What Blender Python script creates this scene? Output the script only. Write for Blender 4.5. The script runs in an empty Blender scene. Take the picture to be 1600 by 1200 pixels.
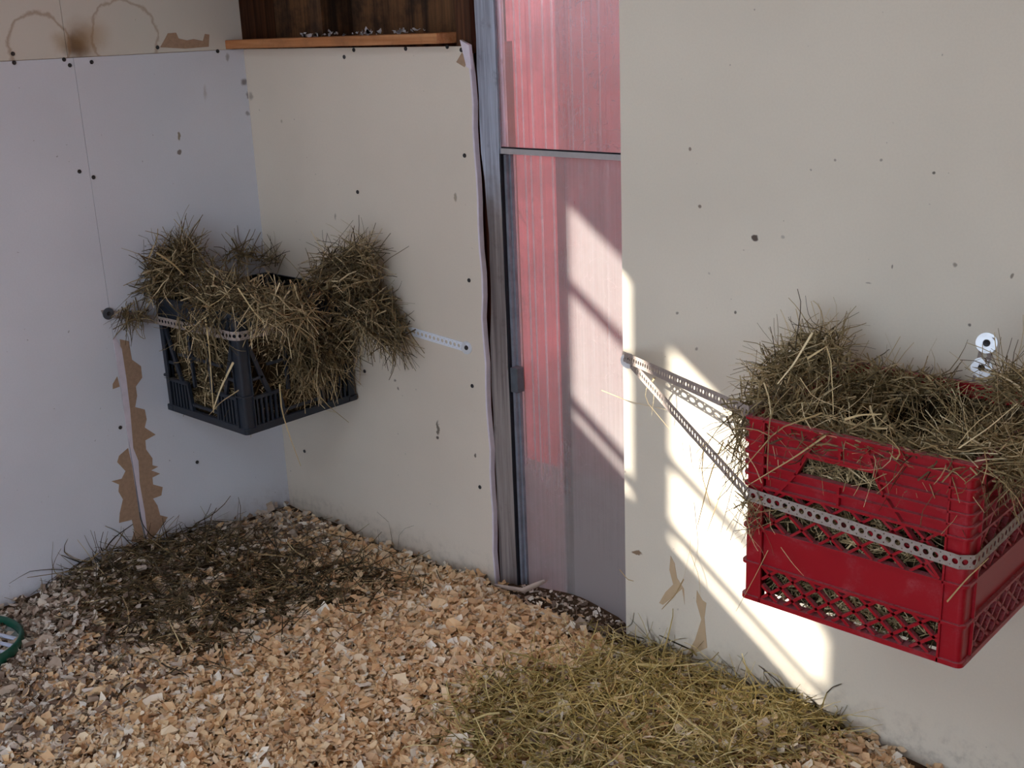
import bpy, bmesh, math, random
import numpy as np
from mathutils import Vector, Matrix, geometry

random.seed(4)
rng = np.random.default_rng(11)
scene = bpy.context.scene
col = scene.collection

# ------------------------------------------------------------------ camera
F_PX = 1831.67
YAW, PITCH, ROLL = -0.749351, 0.299626, -0.040658
CAM = np.array([2.40855, -1.70479, 1.2516])
_fw = np.array([math.sin(YAW) * math.cos(PITCH), math.cos(YAW) * math.cos(PITCH), -math.sin(PITCH)])
_r0 = np.array([math.cos(YAW), -math.sin(YAW), 0.0])
_u0 = np.cross(_r0, _fw)
_c, _s = math.cos(ROLL), math.sin(ROLL)
_rt, _up = _c * _r0 + _s * _u0, -_s * _r0 + _c * _u0
cam_data = bpy.data.cameras.new('camera')
cam_data.sensor_fit = 'HORIZONTAL'
cam_data.sensor_width = 36.0
cam_data.lens = F_PX * 36.0 / 1600.0
cam_data.clip_start = 0.02
cam = bpy.data.objects.new('camera', cam_data)
col.objects.link(cam)
cam.matrix_world = Matrix(((_rt[0], _up[0], -_fw[0], CAM[0]), (_rt[1], _up[1], -_fw[1], CAM[1]),
                           (_rt[2], _up[2], -_fw[2], CAM[2]), (0, 0, 0, 1)))
scene.camera = cam


def hit(u, v, ax, val):
    """Point where the sight line through a photo pixel meets the plane axis=val (used to measure the place)."""
    d = _rt * ((u - 800) / F_PX) + _up * (-(v - 600) / F_PX) + _fw
    t = (val - CAM[ax]) / d[ax]
    return CAM + t * d


def in_view(P, mx=60):
    q = P - CAM
    z = q @ _fw
    u = 800 + F_PX * (q @ _rt) / z
    v = 600 - F_PX * (q @ _up) / z
    return (z > 0) & (u > -mx) & (u < 1600 + mx) & (v > -mx) & (v < 1200 + mx)


# ------------------------------------------------------------------ light and exposure
SUN_M, SUN_SLOPE = 1.0, 0.72          # sun travels (+1, +SUN_M, -SUN_SLOPE)
world = bpy.data.worlds.new('sky')
scene.world = world
world.use_nodes = True
bg = world.node_tree.nodes['Background']
bg.inputs['Color'].default_value = (0.70, 0.83, 1.0, 1)
bg.inputs['Strength'].default_value = 1.0
sun_data = bpy.data.lights.new('sun', 'SUN')
sun_data.energy = 3.3
sun_data.angle = math.radians(0.9)
sun_data.color = (1.0, 0.93, 0.82)
sun = bpy.data.objects.new('sun', sun_data)
col.objects.link(sun)
sun.location = (-3, -3, 5)
sun.rotation_euler = Vector((1, SUN_M, -SUN_SLOPE)).to_track_quat('-Z', 'Y').to_euler()
vs = scene.view_settings
vs.view_transform = 'Standard'
vs.look = 'None'
vs.exposure = 2.28
vs.gamma = 1.0
vs.use_curve_mapping = False


# ------------------------------------------------------------------ material helpers
class NT:
    def __init__(self, name):
        self.m = bpy.data.materials.new(name)
        self.m.use_nodes = True
        self.t = self.m.node_tree
        self.b = self.t.nodes['Principled BSDF']
        self.out = self.t.nodes['Material Output']

    def n(self, typ, **kw):
        nd = self.t.nodes.new(typ)
        for k, v in kw.items():
            if k.startswith('i_'):
                nd.inputs[k[2:].replace('_', ' ')].default_value = v
            else:
                setattr(nd, k, v)
        return nd

    def l(self, a, b):
        self.t.links.new(a, b)

    def math(self, op, a, b=None, clamp=False):
        nd = self.n('ShaderNodeMath', operation=op, use_clamp=clamp)
        for i, x in enumerate((a, b)):
            if x is None:
                continue
            if isinstance(x, (int, float)):
                nd.inputs[i].default_value = x
            else:
                self.l(x, nd.inputs[i])
        return nd.outputs[0]

    def pos(self):
        if not hasattr(self, '_pos'):
            self._pos = self.n('ShaderNodeNewGeometry').outputs['Position']
        return self._pos

    def noise(self, scale, detail=3.0, rough=0.5, vec=None, stretch=None, dist=0.0):
        v = vec if vec is not None else self.pos()
        if stretch:
            mp = self.n('ShaderNodeVectorMath', operation='MULTIPLY')
            mp.inputs[1].default_value = stretch
            self.l(v, mp.inputs[0])
            v = mp.outputs[0]
        nd = self.n('ShaderNodeTexNoise')
        nd.inputs['Scale'].default_value = scale
        nd.inputs['Detail'].default_value = detail
        nd.inputs['Roughness'].default_value = rough
        nd.inputs['Distortion'].default_value = dist
        self.l(v, nd.inputs['Vector'])
        return nd.outputs['Fac']

    def ramp(self, fac, stops, interp='LINEAR'):
        nd = self.n('ShaderNodeValToRGB')
        cr = nd.color_ramp
        cr.interpolation = interp
        while len(cr.elements) < len(stops):
            cr.elements.new(0.5)
        for e, (p, c) in zip(cr.elements, stops):
            e.position = p
            e.color = (c[0], c[1], c[2], 1) if not isinstance(c, (int, float)) else (c, c, c, 1)
        self.l(fac, nd.inputs[0])
        return nd.outputs['Color']

    def step(self, x, a, b, smooth=True):
        nd = self.n('ShaderNodeMapRange', interpolation_type='SMOOTHSTEP' if smooth else 'LINEAR')
        nd.inputs['From Min'].default_value = a
        nd.inputs['From Max'].default_value = b
        self.l(x, nd.inputs['Value'])
        return nd.outputs['Result']

    def mix(self, fac, a, b, mode='MIX'):
        nd = self.n('ShaderNodeMix', data_type='RGBA', blend_type=mode)
        for sock, x in ((nd.inputs['Factor'], fac), (nd.inputs['A'], a), (nd.inputs['B'], b)):
            if isinstance(x, (int, float)):
                sock.default_value = x
            elif isinstance(x, tuple):
                sock.default_value = (x[0], x[1], x[2], 1)
            else:
                self.l(x, sock)
        return nd.outputs['Result']

    def bump(self, h, strength=0.3, dist=0.002):
        nd = self.n('ShaderNodeBump')
        nd.inputs['Strength'].default_value = strength
        nd.inputs['Distance'].default_value = dist
        self.l(h, nd.inputs['Height'])
        self.l(nd.outputs['Normal'], self.b.inputs['Normal'])

    def base(self, c, rough=0.7, metal=0.0, spec=0.5):
        if isinstance(c, tuple):
            self.b.inputs['Base Color'].default_value = (c[0], c[1], c[2], 1)
        else:
            self.l(c, self.b.inputs['Base Color'])
        if isinstance(rough, (int, float)):
            self.b.inputs['Roughness'].default_value = rough
        else:
            self.l(rough, self.b.inputs['Roughness'])
        self.b.inputs['Metallic'].default_value = metal
        self.b.inputs['Specular IOR Level'].default_value = spec
        return self.m


def srgb(r, g, b):
    f = lambda c: (c / 255 / 12.92) if c <= 10 else ((c / 255 + 0.055) / 1.055) ** 2.4
    return (f(r), f(g), f(b))


def drywall_mat(name, base, spots=(), rings=(), blots=(), specks=True, top_age=0.0):
    """Ivory paper face of plasterboard: faint mottling, fly specks, and stains at measured places.
    spots: (point, radius, colour, softness, strength)"""
    k = NT(name)
    mott = k.noise(2.3, 4)
    fine = k.noise(260, 2)
    c = k.mix(k.step(mott, 0.3, 0.7), tuple(x * 0.95 for x in base), tuple(min(1, x * 1.04) for x in base))
    c = k.mix(k.math('MULTIPLY', k.step(fine, 0.35, 0.7), 0.10), c, tuple(x * 0.8 for x in base))
    if specks:
        sp = k.noise(85, 1.5, 0.6)
        c = k.mix(k.math('MULTIPLY', k.step(sp, 0.745, 0.78), 0.45), c, srgb(80, 66, 56))
        sp2 = k.noise(31, 2, 0.6)
        c = k.mix(k.math('MULTIPLY', k.step(sp2, 0.76, 0.80), 0.3), c, srgb(110, 98, 84))
    # splashed dirt near the bedding
    z = k.n('ShaderNodeSeparateXYZ')
    k.l(k.pos(), z.inputs[0])
    low = k.step(z.outputs['Z'], 0.14, 0.03)
    dn = k.noise(38, 5, 0.65)
    c = k.mix(k.math('MULTIPLY', k.math('MULTIPLY', low, k.step(dn, 0.42, 0.78)), 0.5), c, srgb(108, 94, 80))
    if top_age:
        hi = k.step(z.outputs['Z'], 1.2149, 1.2153)
        c = k.mix(k.math('MULTIPLY', hi, top_age), c, srgb(214, 200, 168))
    # warp for the stains
    wn = k.n('ShaderNodeTexNoise')
    wn.inputs['Scale'].default_value = 42
    wn.inputs['Detail'].default_value = 4
    k.l(k.pos(), wn.inputs['Vector'])
    wv = k.n('ShaderNodeVectorMath', operation='SUBTRACT')
    k.l(wn.outputs['Color'], wv.inputs[0])
    wv.inputs[1].default_value = (0.5, 0.5, 0.5)
    def dist_to(p, amount, sc=(1, 1, 1)):
        a = k.n('ShaderNodeVectorMath', operation='SCALE')
        a.inputs['Scale'].default_value = amount
        k.l(wv.outputs[0], a.inputs[0])
        b = k.n('ShaderNodeVectorMath', operation='ADD')
        k.l(a.outputs[0], b.inputs[0])
        k.l(k.pos(), b.inputs[1])
        d = k.n('ShaderNodeVectorMath', operation='SUBTRACT')
        k.l(b.outputs[0], d.inputs[0])
        d.inputs[1].default_value = tuple(p)
        s = k.n('ShaderNodeVectorMath', operation='MULTIPLY')
        k.l(d.outputs[0], s.inputs[0])
        s.inputs[1].default_value = sc
        ln = k.n('ShaderNodeVectorMath', operation='LENGTH')
        k.l(s.outputs[0], ln.inputs[0])
        return ln.outputs['Value']
    for p, r, cc, soft, st, sc in spots:
        d = dist_to(p, min(r * 2.2, 0.022), sc)
        m = k.math('MULTIPLY', k.step(d, r * 0.95, r * 0.9 * (1 - soft)), st * 0.9)
        if top_age and p[2] > 1.215:
            m = k.math('MULTIPLY', m, hi)
        c = k.mix(m, c, cc)
    for p, r, w, cc, st, sc in rings:
        d = dist_to(p, r * 0.35, sc)
        a = k.math('ABSOLUTE', k.math('SUBTRACT', d, r))
        c = k.mix(k.math('MULTIPLY', k.math('MULTIPLY', k.step(a, w, 0.0), hi), st), c, cc)
    k.bump(fine, 0.12, 0.0006)
    return k.base(c, 0.85, spec=0.25)


def wood_mat(name, dark, light, axis='Z', scale=1.0, rough=0.8, dirt=None, knots=False):
    k = NT(name)
    st = {'X': (1.2, 40, 40), 'Y': (40, 1.2, 40), 'Z': (40, 40, 1.2)}[axis]
    g = k.noise(1.6 * scale, 6, 0.65, stretch=st, dist=0.4)
    g2 = k.noise(5 * scale, 3, 0.6, stretch=tuple(0.5 * x for x in st))
    c = k.mix(k.step(g, 0.3, 0.72), dark, light)
    c = k.mix(k.math('MULTIPLY', k.step(g2, 0.5, 0.8), 0.4), c, tuple(x * 0.55 for x in dark))
    if dirt:
        c = k.mix(k.math('MULTIPLY', k.step(k.noise(9, 5, 0.7), 0.42, 0.68), 0.8), c, dirt)
    k.bump(g, 0.35, 0.002)
    return k.base(c, rough, spec=0.25)


def plastic_mat(name, c1, dust_c, dust, rough=0.38):
    """Moulded crate plastic with dust settled on the up-facing ledges and scattered grime."""
    k = NT(name)
    geo = k.n('ShaderNodeNewGeometry')
    sep = k.n('ShaderNodeSeparateXYZ')
    k.l(geo.outputs['Normal'], sep.inputs[0])
    upf = k.step(sep.outputs['Z'], 0.35, 0.95)
    n1 = k.noise(26, 5, 0.7)
    n2 = k.noise(340, 2, 0.5)
    f = k.math('MULTIPLY', k.math('ADD', k.math('MULTIPLY', upf, 0.95), k.math('MULTIPLY', k.step(n1, 0.48, 0.8), 0.35)),
               k.step(n2, 0.2, 0.6))
    f = k.math('MULTIPLY', f, dust, clamp=True)
    c = k.mix(f, c1, dust_c)
    r = k.math('ADD', rough, k.math('MULTIPLY', f, 0.4))
    return k.base(c, r, spec=0.4)


def island_mat(name, stops, rough=0.8, dirt=0.3, spec=0.3):
    k = NT(name)
    geo = k.n('ShaderNodeNewGeometry')
    c = k.ramp(geo.outputs['Random Per Island'], stops)
    nz = k.noise(70, 3, 0.6)
    c = k.mix(k.math('MULTIPLY', k.step(nz, 0.4, 0.75), dirt), c, (0.10, 0.07, 0.045))
    return k.base(c, rough, spec=spec)


def metal_mat(name, c, rough, grime=0.0, metal=0.55):
    k = NT(name)
    n = k.noise(120, 4, 0.6)
    cc = k.mix(k.math('MULTIPLY', k.step(n, 0.4, 0.75), grime), c, tuple(x * 0.35 for x in c))
    r = k.math('ADD', rough, k.math('MULTIPLY', n, 0.2))
    return k.base(cc, r, metal=metal)


def plain(name, c, rough=0.6, spec=0.4, var=0.25, scale=40):
    k = NT(name)
    n = k.noise(scale, 4, 0.6)
    cc = k.mix(k.step(n, 0.3, 0.75), c, tuple(x * (1 - var) for x in c))
    return k.base(cc, rough, spec=spec)


# ------------------------------------------------------------------ mesh helpers
class MB:
    def __init__(self):
        self.v, self.f = [], []

    def add(self, verts, faces):
        o = len(self.v)
        self.v += [tuple(p) for p in verts]
        self.f += [tuple(i + o for i in f) for f in faces]
        return self

    def box(self, x0, x1, y0, y1, z0, z1, T=None):
        vs_ = [(x, y, z) for x in (x0, x1) for y in (y0, y1) for z in (z0, z1)]
        if T:
            vs_ = [T(*p) for p in vs_]
        return self.add(vs_, [(0, 1, 3, 2), (4, 6, 7, 5), (0, 4, 5, 1), (2, 3, 7, 6), (0, 2, 6, 4), (1, 5, 7, 3)])

    def prism(self, poly, a, b, T):
        """polygon of (p,q) pairs pushed from depth a to depth b; T maps (p, q, depth) to space"""
        n = len(poly)
        vs_ = [T(p, q, a) for p, q in poly] + [T(p, q, b) for p, q in poly]
        fs = [tuple(range(n - 1, -1, -1)), tuple(range(n, 2 * n))]
        fs += [(i, (i + 1) % n, n + (i + 1) % n, n + i) for i in range(n)]
        return self.add(vs_, fs)

    def bar(self, p, q, w, d, T, d0=0.0):
        """flat bar from p to q in the face plane, width w, depth d0..d0+d"""
        dx, dy = q[0] - p[0], q[1] - p[1]
        L = math.hypot(dx, dy)
        nx, ny = -dy / L * w / 2, dx / L * w / 2
        return self.prism([(p[0] + nx, p[1] + ny), (p[0] - nx, p[1] - ny), (q[0] - nx, q[1] - ny), (q[0] + nx, q[1] + ny)],
                          d0, d0 + d, T)

    def lathe(self, prof, origin, ax, seg=24, closed=True):
        """revolve (r, h) profile around the axis ax through origin"""
        ax = Vector(ax).normalized()
        a = ax.orthogonal().normalized()
        b = ax.cross(a)
        o = Vector(origin)
        vs_, fs = [], []
        for r, h in prof:
            for i in range(seg):
                t = 2 * math.pi * i / seg
                vs_.append(o + ax * h + (a * math.cos(t) + b * math.sin(t)) * r)
        m = len(prof)
        for j in range(m if closed else m - 1):
            for i in range(seg):
                i2, j2 = (i + 1) % seg, (j + 1) % m
                fs.append((j * seg + i, j * seg + i2, j2 * seg + i2, j2 * seg + i))
        if not closed:
            fs.append(tuple(range(seg - 1, -1, -1)))
            fs.append(tuple((m - 1) * seg + i for i in range(seg)))
        return self.add(vs_, fs)

    def build(self, name, mat, parent=None, bevel=0.0, smooth=False):
        me = bpy.data.meshes.new(name)
        me.from_pydata(self.v, [], self.f)
        bm = bmesh.new()
        bm.from_mesh(me)
        bmesh.ops.recalc_face_normals(bm, faces=bm.faces)
        bm.to_mesh(me)
        bm.free()
        if smooth:
            me.polygons.foreach_set('use_smooth', [True] * len(me.polygons))
        me.materials.append(mat)
        return link(name, me, parent, bevel)


def link(name, me, parent=None, bevel=0.0):
    o = bpy.data.objects.new(name, me)
    col.objects.link(o)
    if parent is not None:
        o.parent = parent
        o.matrix_parent_inverse = Matrix.Translation(-Vector(parent.location))
    if bevel:
        md = o.modifiers.new('bevel', 'BEVEL')
        md.width = bevel
        md.segments = 2
        md.limit_method = 'ANGLE'
        md.angle_limit = math.radians(50)
    return o


def empty(name, loc):
    o = bpy.data.objects.new(name, None)
    o.empty_display_size = 0.05
    o.location = loc
    col.objects.link(o)
    return o


def tag(o, label=None, cat=None, group=None, kind=None):
    if label:
        o['label'] = label
    if cat:
        o['category'] = cat
    if group:
        o['group'] = group
    if kind:
        o['kind'] = kind
    return o


def big_mesh(name, V, quads, mat, smooth=False):
    me = bpy.data.meshes.new(name)
    V = np.asarray(V, dtype=np.float32).reshape(-1, 3)
    Q = np.asarray(quads, dtype=np.int32)
    nq, k = Q.shape
    me.vertices.add(len(V))
    me.vertices.foreach_set('co', V.ravel())
    me.loops.add(nq * k)
    me.loops.foreach_set('vertex_index', Q.ravel())
    me.polygons.add(nq)
    me.polygons.foreach_set('loop_start', np.arange(0, nq * k, k, dtype=np.int32))
    me.polygons.foreach_set('use_smooth', np.full(nq, smooth))
    me.update(calc_edges=True)
    me.validate()
    me.materials.append(mat)
    return me


def unit(a):
    return a / np.maximum(np.linalg.norm(a, axis=-1, keepdims=True), 1e-9)


def strands(P0, D, L, R, K=6, curl=0.5, droop=0.0, flat=0.5):
    """Bent grass stems: N tapering three-sided stems with K rings each. Returns verts (N,K,3,3) for later clamping."""
    N = len(P0)
    D = unit(D)
    pts = np.zeros((N, K, 3))
    pts[:, 0] = P0
    axis = unit(rng.normal(size=(N, 3)))
    kap = rng.normal(scale=curl, size=(N, 1))
    d = D.copy()
    kink = rng.integers(1, K, size=N)
    for i in range(1, K):
        d = d + np.cross(axis, d) * kap / (K - 1) + rng.normal(scale=0.10 * curl, size=(N, 3))
        d[kink == i] += rng.normal(scale=0.45 * curl, size=((kink == i).sum(), 3))
        d[:, 2] -= droop / (K - 1)
        d = unit(d)
        pts[:, i] = pts[:, i - 1] + d * (L / (K - 1))[:, None]
    return pts, R, flat


def strand_mesh(groups, clamp=None):
    VV, QQ, off = [], [], 0
    for pts, R, flat in groups:
        N, K = pts.shape[:2]
        t = np.gradient(pts, axis=1)
        t = unit(t)
        ref = unit(rng.normal(size=(N, 1, 3)))
        a = unit(np.cross(t, ref))
        b = np.cross(t, a)
        taper = np.linspace(1.0, 0.45, K)[None, :, None]
        rr = R[:, None, None] * taper
        ring = []
        for j in range(3):
            th = 2 * math.pi * j / 3
            ring.append(pts + a * rr * math.cos(th) + b * rr * flat * math.sin(th))
        V = np.stack(ring, axis=2)
        if clamp is not None:
            V = clamp(V)
        idx = np.arange(N * K * 3).reshape(N, K, 3) + off
        for j in range(3):
            j2 = (j + 1) % 3
            QQ.append(np.stack([idx[:, :-1, j], idx[:, :-1, j2], idx[:, 1:, j2], idx[:, 1:, j]], -1).reshape(-1, 4))
        VV.append(V.reshape(-1, 3))
        off += N * K * 3
    return np.concatenate(VV), np.concatenate(QQ)


def in_room(V, m=0.002):
    V = V.copy()
    V[..., 0] = np.maximum(V[..., 0], m)
    V[..., 1] = np.minimum(V[..., 1], -m)
    return V


# ------------------------------------------------------------------ materials
IVORY = srgb(220, 208, 192)
brown_spot = srgb(70, 44, 26)
tan_line = srgb(150, 116, 80)
PL = lambda u, v: hit(u, v, 0, 0.0)      # left wall
PC = lambda u, v: hit(u, v, 1, 0.0)      # back wall line
YZ, XZ = (0.001, 1, 1), (1, 0.001, 1)
mat_dw_left = drywall_mat('plasterboard_left', srgb(220, 222, 230), spots=[
    (PL(120, 72), 0.042, brown_spot, 0.8, 1.0, YZ), (PL(128, 62), 0.06, srgb(150, 118, 80), 0.9, 0.7, YZ),
    (PL(95, 66), 0.03, srgb(176, 150, 112), 0.9, 0.6, YZ), (PL(150, 55), 0.05, srgb(180, 152, 112), 0.9, 0.45, YZ),
    (PL(279, 211), 0.009, srgb(128, 112, 84), 0.4, 0.9, (0.001, 1.8, 0.75)), (PL(281, 236), 0.007, srgb(96, 80, 64), 0.4, 0.9, YZ),
    (PL(382, 128), 0.014, srgb(92, 74, 64), 0.7, 0.8, YZ), (PL(388, 150), 0.01, srgb(92, 74, 64), 0.7, 0.7, YZ),
    (PL(388, 176), 0.008, srgb(92, 74, 64), 0.7, 0.6, YZ),
    (PL(320, 145), 0.016, srgb(150, 135, 125), 0.9, 0.45, (0.001, 2.2, 0.7)),
    (PL(356, 90), 0.012, srgb(110, 96, 84), 0.8, 0.6, (0.001, 2, 1))],
    rings=[(PL(62, 72), 0.066, 0.006, tan_line, 0.55, YZ), (PL(196, 58), 0.078, 0.006, tan_line, 0.5, YZ)], top_age=0.55)
mat_dw_back = drywall_mat('plasterboard_back', IVORY, spots=[
    (PC(685, 668), 0.013, srgb(70, 58, 46), 0.4, 0.9, (2.6, 0.001, 0.55)), (PC(684, 684), 0.006, srgb(40, 32, 26), 0.4, 0.95, XZ),
    (PC(743, 712), 0.006, srgb(70, 58, 46), 0.4, 0.9, (1.6, 0.001, 0.8)), (PC(712, 310), 0.009, srgb(120, 104, 80), 0.5, 0.7, (1.6, 0.001, 0.7)),
    (PC(440, 190), 0.006, srgb(150, 136, 112), 0.6, 0.6, XZ), (PC(622, 608), 0.005, srgb(84, 70, 60), 0.6, 0.8, XZ),
    (PC(392, 150), 0.014, srgb(100, 84, 72), 0.8, 0.6, XZ), (PC(524, 340), 0.008, srgb(110, 96, 76), 0.7, 0.6, (1.8, 0.001, 0.7)),
    (PC(617, 594), 0.005, srgb(84, 70, 60), 0.6, 0.8, XZ)])
mat_dw_right = drywall_mat('plasterboard_right', srgb(228, 219, 202), spots=[
    (PC(1180, 372), 0.008, srgb(52, 30, 24), 0.35, 0.97, XZ), (PC(1093, 323), 0.0042, srgb(96, 76, 60), 0.5, 0.85, XZ),
    (PC(1078, 233), 0.0042, srgb(110, 84, 70), 0.5, 0.85, XZ), (PC(1458, 270), 0.0036, srgb(48, 40, 36), 0.5, 0.9, XZ),
    (PC(1149, 489), 0.0042, srgb(62, 50, 42), 0.5, 0.9, XZ), (PC(1305, 250), 0.003, srgb(120, 108, 100), 0.5, 0.7, XZ),
    (PC(1376, 251), 0.003, srgb(120, 108, 100), 0.5, 0.7, XZ), (PC(1395, 416), 0.0036, srgb(90, 80, 70), 0.5, 0.8, (1.6, 0.001, 0.8)),
    (PC(1492, 414), 0.0046, srgb(110, 98, 84), 0.6, 0.75, XZ), (PC(1582, 432), 0.0044, srgb(100, 88, 76), 0.5, 0.8, (1.8, 0.001, 0.8)),
    (PC(1058, 489), 0.0044, srgb(110, 98, 84), 0.6, 0.8, XZ), (PC(1516, 508), 0.0036, srgb(80, 66, 56), 0.5, 0.85, XZ),
    (PC(995, 865), 0.012, srgb(120, 88, 56), 0.4, 0.95, (0.8, 0.001, 2.2)), (PC(1088, 545), 0.0044, srgb(104, 92, 84), 0.6, 0.7, XZ),
    (PC(1357, 443), 0.004, srgb(128, 116, 104), 0.6, 0.6, (0.6, 0.001, 2)), (PC(1223, 370), 0.0044, srgb(150, 142, 132), 0.6, 0.6, XZ)])
mat_gypsum = plain('gypsum_core', srgb(226, 216, 226), 0.9, 0.2, 0.12)
mat_kraft = plain('torn_kraft_paper', srgb(176, 146, 122), 0.9, 0.15, 0.18, 120)
mat_post = wood_mat('weathered_grey_wood', srgb(142, 140, 146), srgb(200, 206, 222), 'Z', dirt=srgb(140, 126, 120))
mat_stud = wood_mat('old_brown_wood', srgb(52, 32, 22), srgb(104, 66, 42), 'Z')
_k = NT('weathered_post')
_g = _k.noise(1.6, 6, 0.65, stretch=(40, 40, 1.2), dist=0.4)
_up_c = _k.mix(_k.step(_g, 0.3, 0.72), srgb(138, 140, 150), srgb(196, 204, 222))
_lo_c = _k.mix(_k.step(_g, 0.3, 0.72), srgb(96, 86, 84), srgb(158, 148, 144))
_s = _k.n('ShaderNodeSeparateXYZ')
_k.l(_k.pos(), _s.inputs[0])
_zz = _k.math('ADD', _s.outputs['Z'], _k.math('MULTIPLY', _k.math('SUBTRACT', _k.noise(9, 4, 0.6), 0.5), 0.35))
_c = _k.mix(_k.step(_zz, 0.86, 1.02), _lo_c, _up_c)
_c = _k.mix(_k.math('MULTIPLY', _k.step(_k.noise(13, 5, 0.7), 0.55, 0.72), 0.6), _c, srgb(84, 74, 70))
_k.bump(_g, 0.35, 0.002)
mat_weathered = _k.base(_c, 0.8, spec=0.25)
mat_redbrown = wood_mat('red_brown_stud', srgb(104, 58, 44), srgb(150, 92, 72), 'Z')
mat_ply = wood_mat('stained_sheathing', srgb(44, 30, 22), srgb(120, 84, 54), 'Z', 0.6, dirt=srgb(34, 26, 22))
mat_ledge = wood_mat('orange_pine', srgb(168, 108, 66), srgb(206, 150, 104), 'X', dirt=srgb(140, 96, 64))
mat_track = plain('dark_window_track', srgb(132, 136, 148), 0.5, 0.4, 0.3)
mat_track_dark = plain('dark_latch', srgb(88, 94, 102), 0.5, 0.4, 0.3)
mat_rail = plain('grey_sash_rail', srgb(178, 172, 172), 0.5, 0.4, 0.15)
mat_gap = plain('black_seal', srgb(34, 34, 40), 0.7, 0.2, 0.2)
mat_redwall = plain('red_siding', srgb(228, 124, 124), 0.55, 0.3, 0.12, 6)
mat_ground = plain('trampled_snow', srgb(190, 190, 192), 0.9, 0.2, 0.15, 5)
mat_dirtboard = plain('dirty_sill_board', srgb(92, 80, 72), 0.9, 0.2, 0.5, 30)
mat_shell = wood_mat('coop_shell_board', srgb(168, 134, 100), srgb(206, 174, 138), 'Z', 0.6)
mat_red = plastic_mat('red_crate_plastic', srgb(158, 16, 32), srgb(178, 116, 122), 0.8, 0.36)
mat_black = plastic_mat('black_crate_plastic', srgb(34, 40, 50), srgb(86, 92, 104), 0.5, 0.42)
mat_strap = metal_mat('galvanised_sky_sheen', (0.88, 0.92, 1.0), 0.4, 0.05, 0.15)  # pale blue base colour stands in for reflected sky
mat_strap_old = plain('dusty_strap', srgb(168, 154, 146), 0.6, 0.4, 0.25, 150)
mat_washer = metal_mat('zinc_washer', (0.78, 0.80, 0.83), 0.30, 0.1)
mat_screw = plain('black_screw', srgb(40, 38, 40), 0.45, 0.5, 0.2)
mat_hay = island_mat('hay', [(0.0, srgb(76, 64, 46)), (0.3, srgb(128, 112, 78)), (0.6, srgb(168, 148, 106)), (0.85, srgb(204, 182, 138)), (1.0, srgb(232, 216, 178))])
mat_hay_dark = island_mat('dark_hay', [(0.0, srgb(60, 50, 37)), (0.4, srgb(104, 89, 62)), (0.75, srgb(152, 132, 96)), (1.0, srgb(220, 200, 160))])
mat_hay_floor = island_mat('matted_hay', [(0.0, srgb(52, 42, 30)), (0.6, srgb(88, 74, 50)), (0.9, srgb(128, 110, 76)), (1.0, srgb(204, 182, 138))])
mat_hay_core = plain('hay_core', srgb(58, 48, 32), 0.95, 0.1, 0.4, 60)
mat_straw = island_mat('pale_straw', [(0.0, srgb(176, 150, 104)), (0.5, srgb(206, 182, 134)), (1.0, srgb(232, 214, 172))], dirt=0.2)
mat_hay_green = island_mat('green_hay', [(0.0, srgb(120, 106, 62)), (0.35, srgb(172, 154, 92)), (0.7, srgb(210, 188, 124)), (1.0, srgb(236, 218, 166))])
mat_shave = island_mat('wood_shavings', [(0.0, srgb(206, 168, 132)), (0.15, srgb(230, 192, 150)), (0.5, srgb(238, 206, 162)), (0.75, srgb(242, 218, 184)), (1.0, srgb(246, 238, 224))], dirt=0.08, spec=0.2)
mat_shave_old = island_mat('old_shavings', [(0.0, srgb(112, 92, 78)), (0.35, srgb(172, 150, 132)), (0.7, srgb(214, 198, 180)), (1.0, srgb(242, 234, 224))], dirt=0.25, spec=0.2)
mat_litter = NT('bedding_litter')
_n = mat_litter.noise(60, 5, 0.7)
mat_litter.bump(_n, 0.8, 0.01)
_c = mat_litter.ramp(_n, [(0.3, srgb(112, 86, 62)), (0.55, srgb(170, 132, 98)), (0.8, srgb(206, 168, 130))])
_sx = mat_litter.n('ShaderNodeSeparateXYZ')
mat_litter.l(mat_litter.pos(), _sx.inputs[0])
_wn = mat_litter.math('MULTIPLY', mat_litter.math('SUBTRACT', mat_litter.noise(11, 4, 0.6), 0.5), 0.22)
_muck = None
for (_px, _py), _rad in (((0.14, -0.46), 0.24), ((0.40, -0.36), 0.20), ((0.30, -0.55), 0.16), ((0.08, -0.65), 0.12), ((0.95, -0.02), 0.16), ((0.02, -0.03), 0.12)):
    _d = mat_litter.n('ShaderNodeVectorMath', operation='DISTANCE')
    mat_litter.l(mat_litter.pos(), _d.inputs[0])
    _d.inputs[1].default_value = (_px, _py, 0.05)
    _f = mat_litter.step(mat_litter.math('ADD', _d.outputs['Value'], _wn), _rad, _rad * 0.55)
    _muck = _f if _muck is None else mat_litter.math('MAXIMUM', _muck, _f)
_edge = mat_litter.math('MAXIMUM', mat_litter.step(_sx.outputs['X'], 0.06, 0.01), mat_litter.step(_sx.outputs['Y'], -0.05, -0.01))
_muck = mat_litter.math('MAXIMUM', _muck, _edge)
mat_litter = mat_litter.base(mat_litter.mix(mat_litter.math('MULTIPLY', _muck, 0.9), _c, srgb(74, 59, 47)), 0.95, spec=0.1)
mat_green = plain('dark_green_plastic', srgb(18, 84, 66), 0.4, 0.5, 0.25)
mat_slat = plain('pale_slat_plastic', srgb(206, 216, 240), 0.4, 0.5, 0.08)
mat_greyband = plain('grey_band_plastic', srgb(132, 138, 134), 0.5, 0.4, 0.2)


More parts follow.
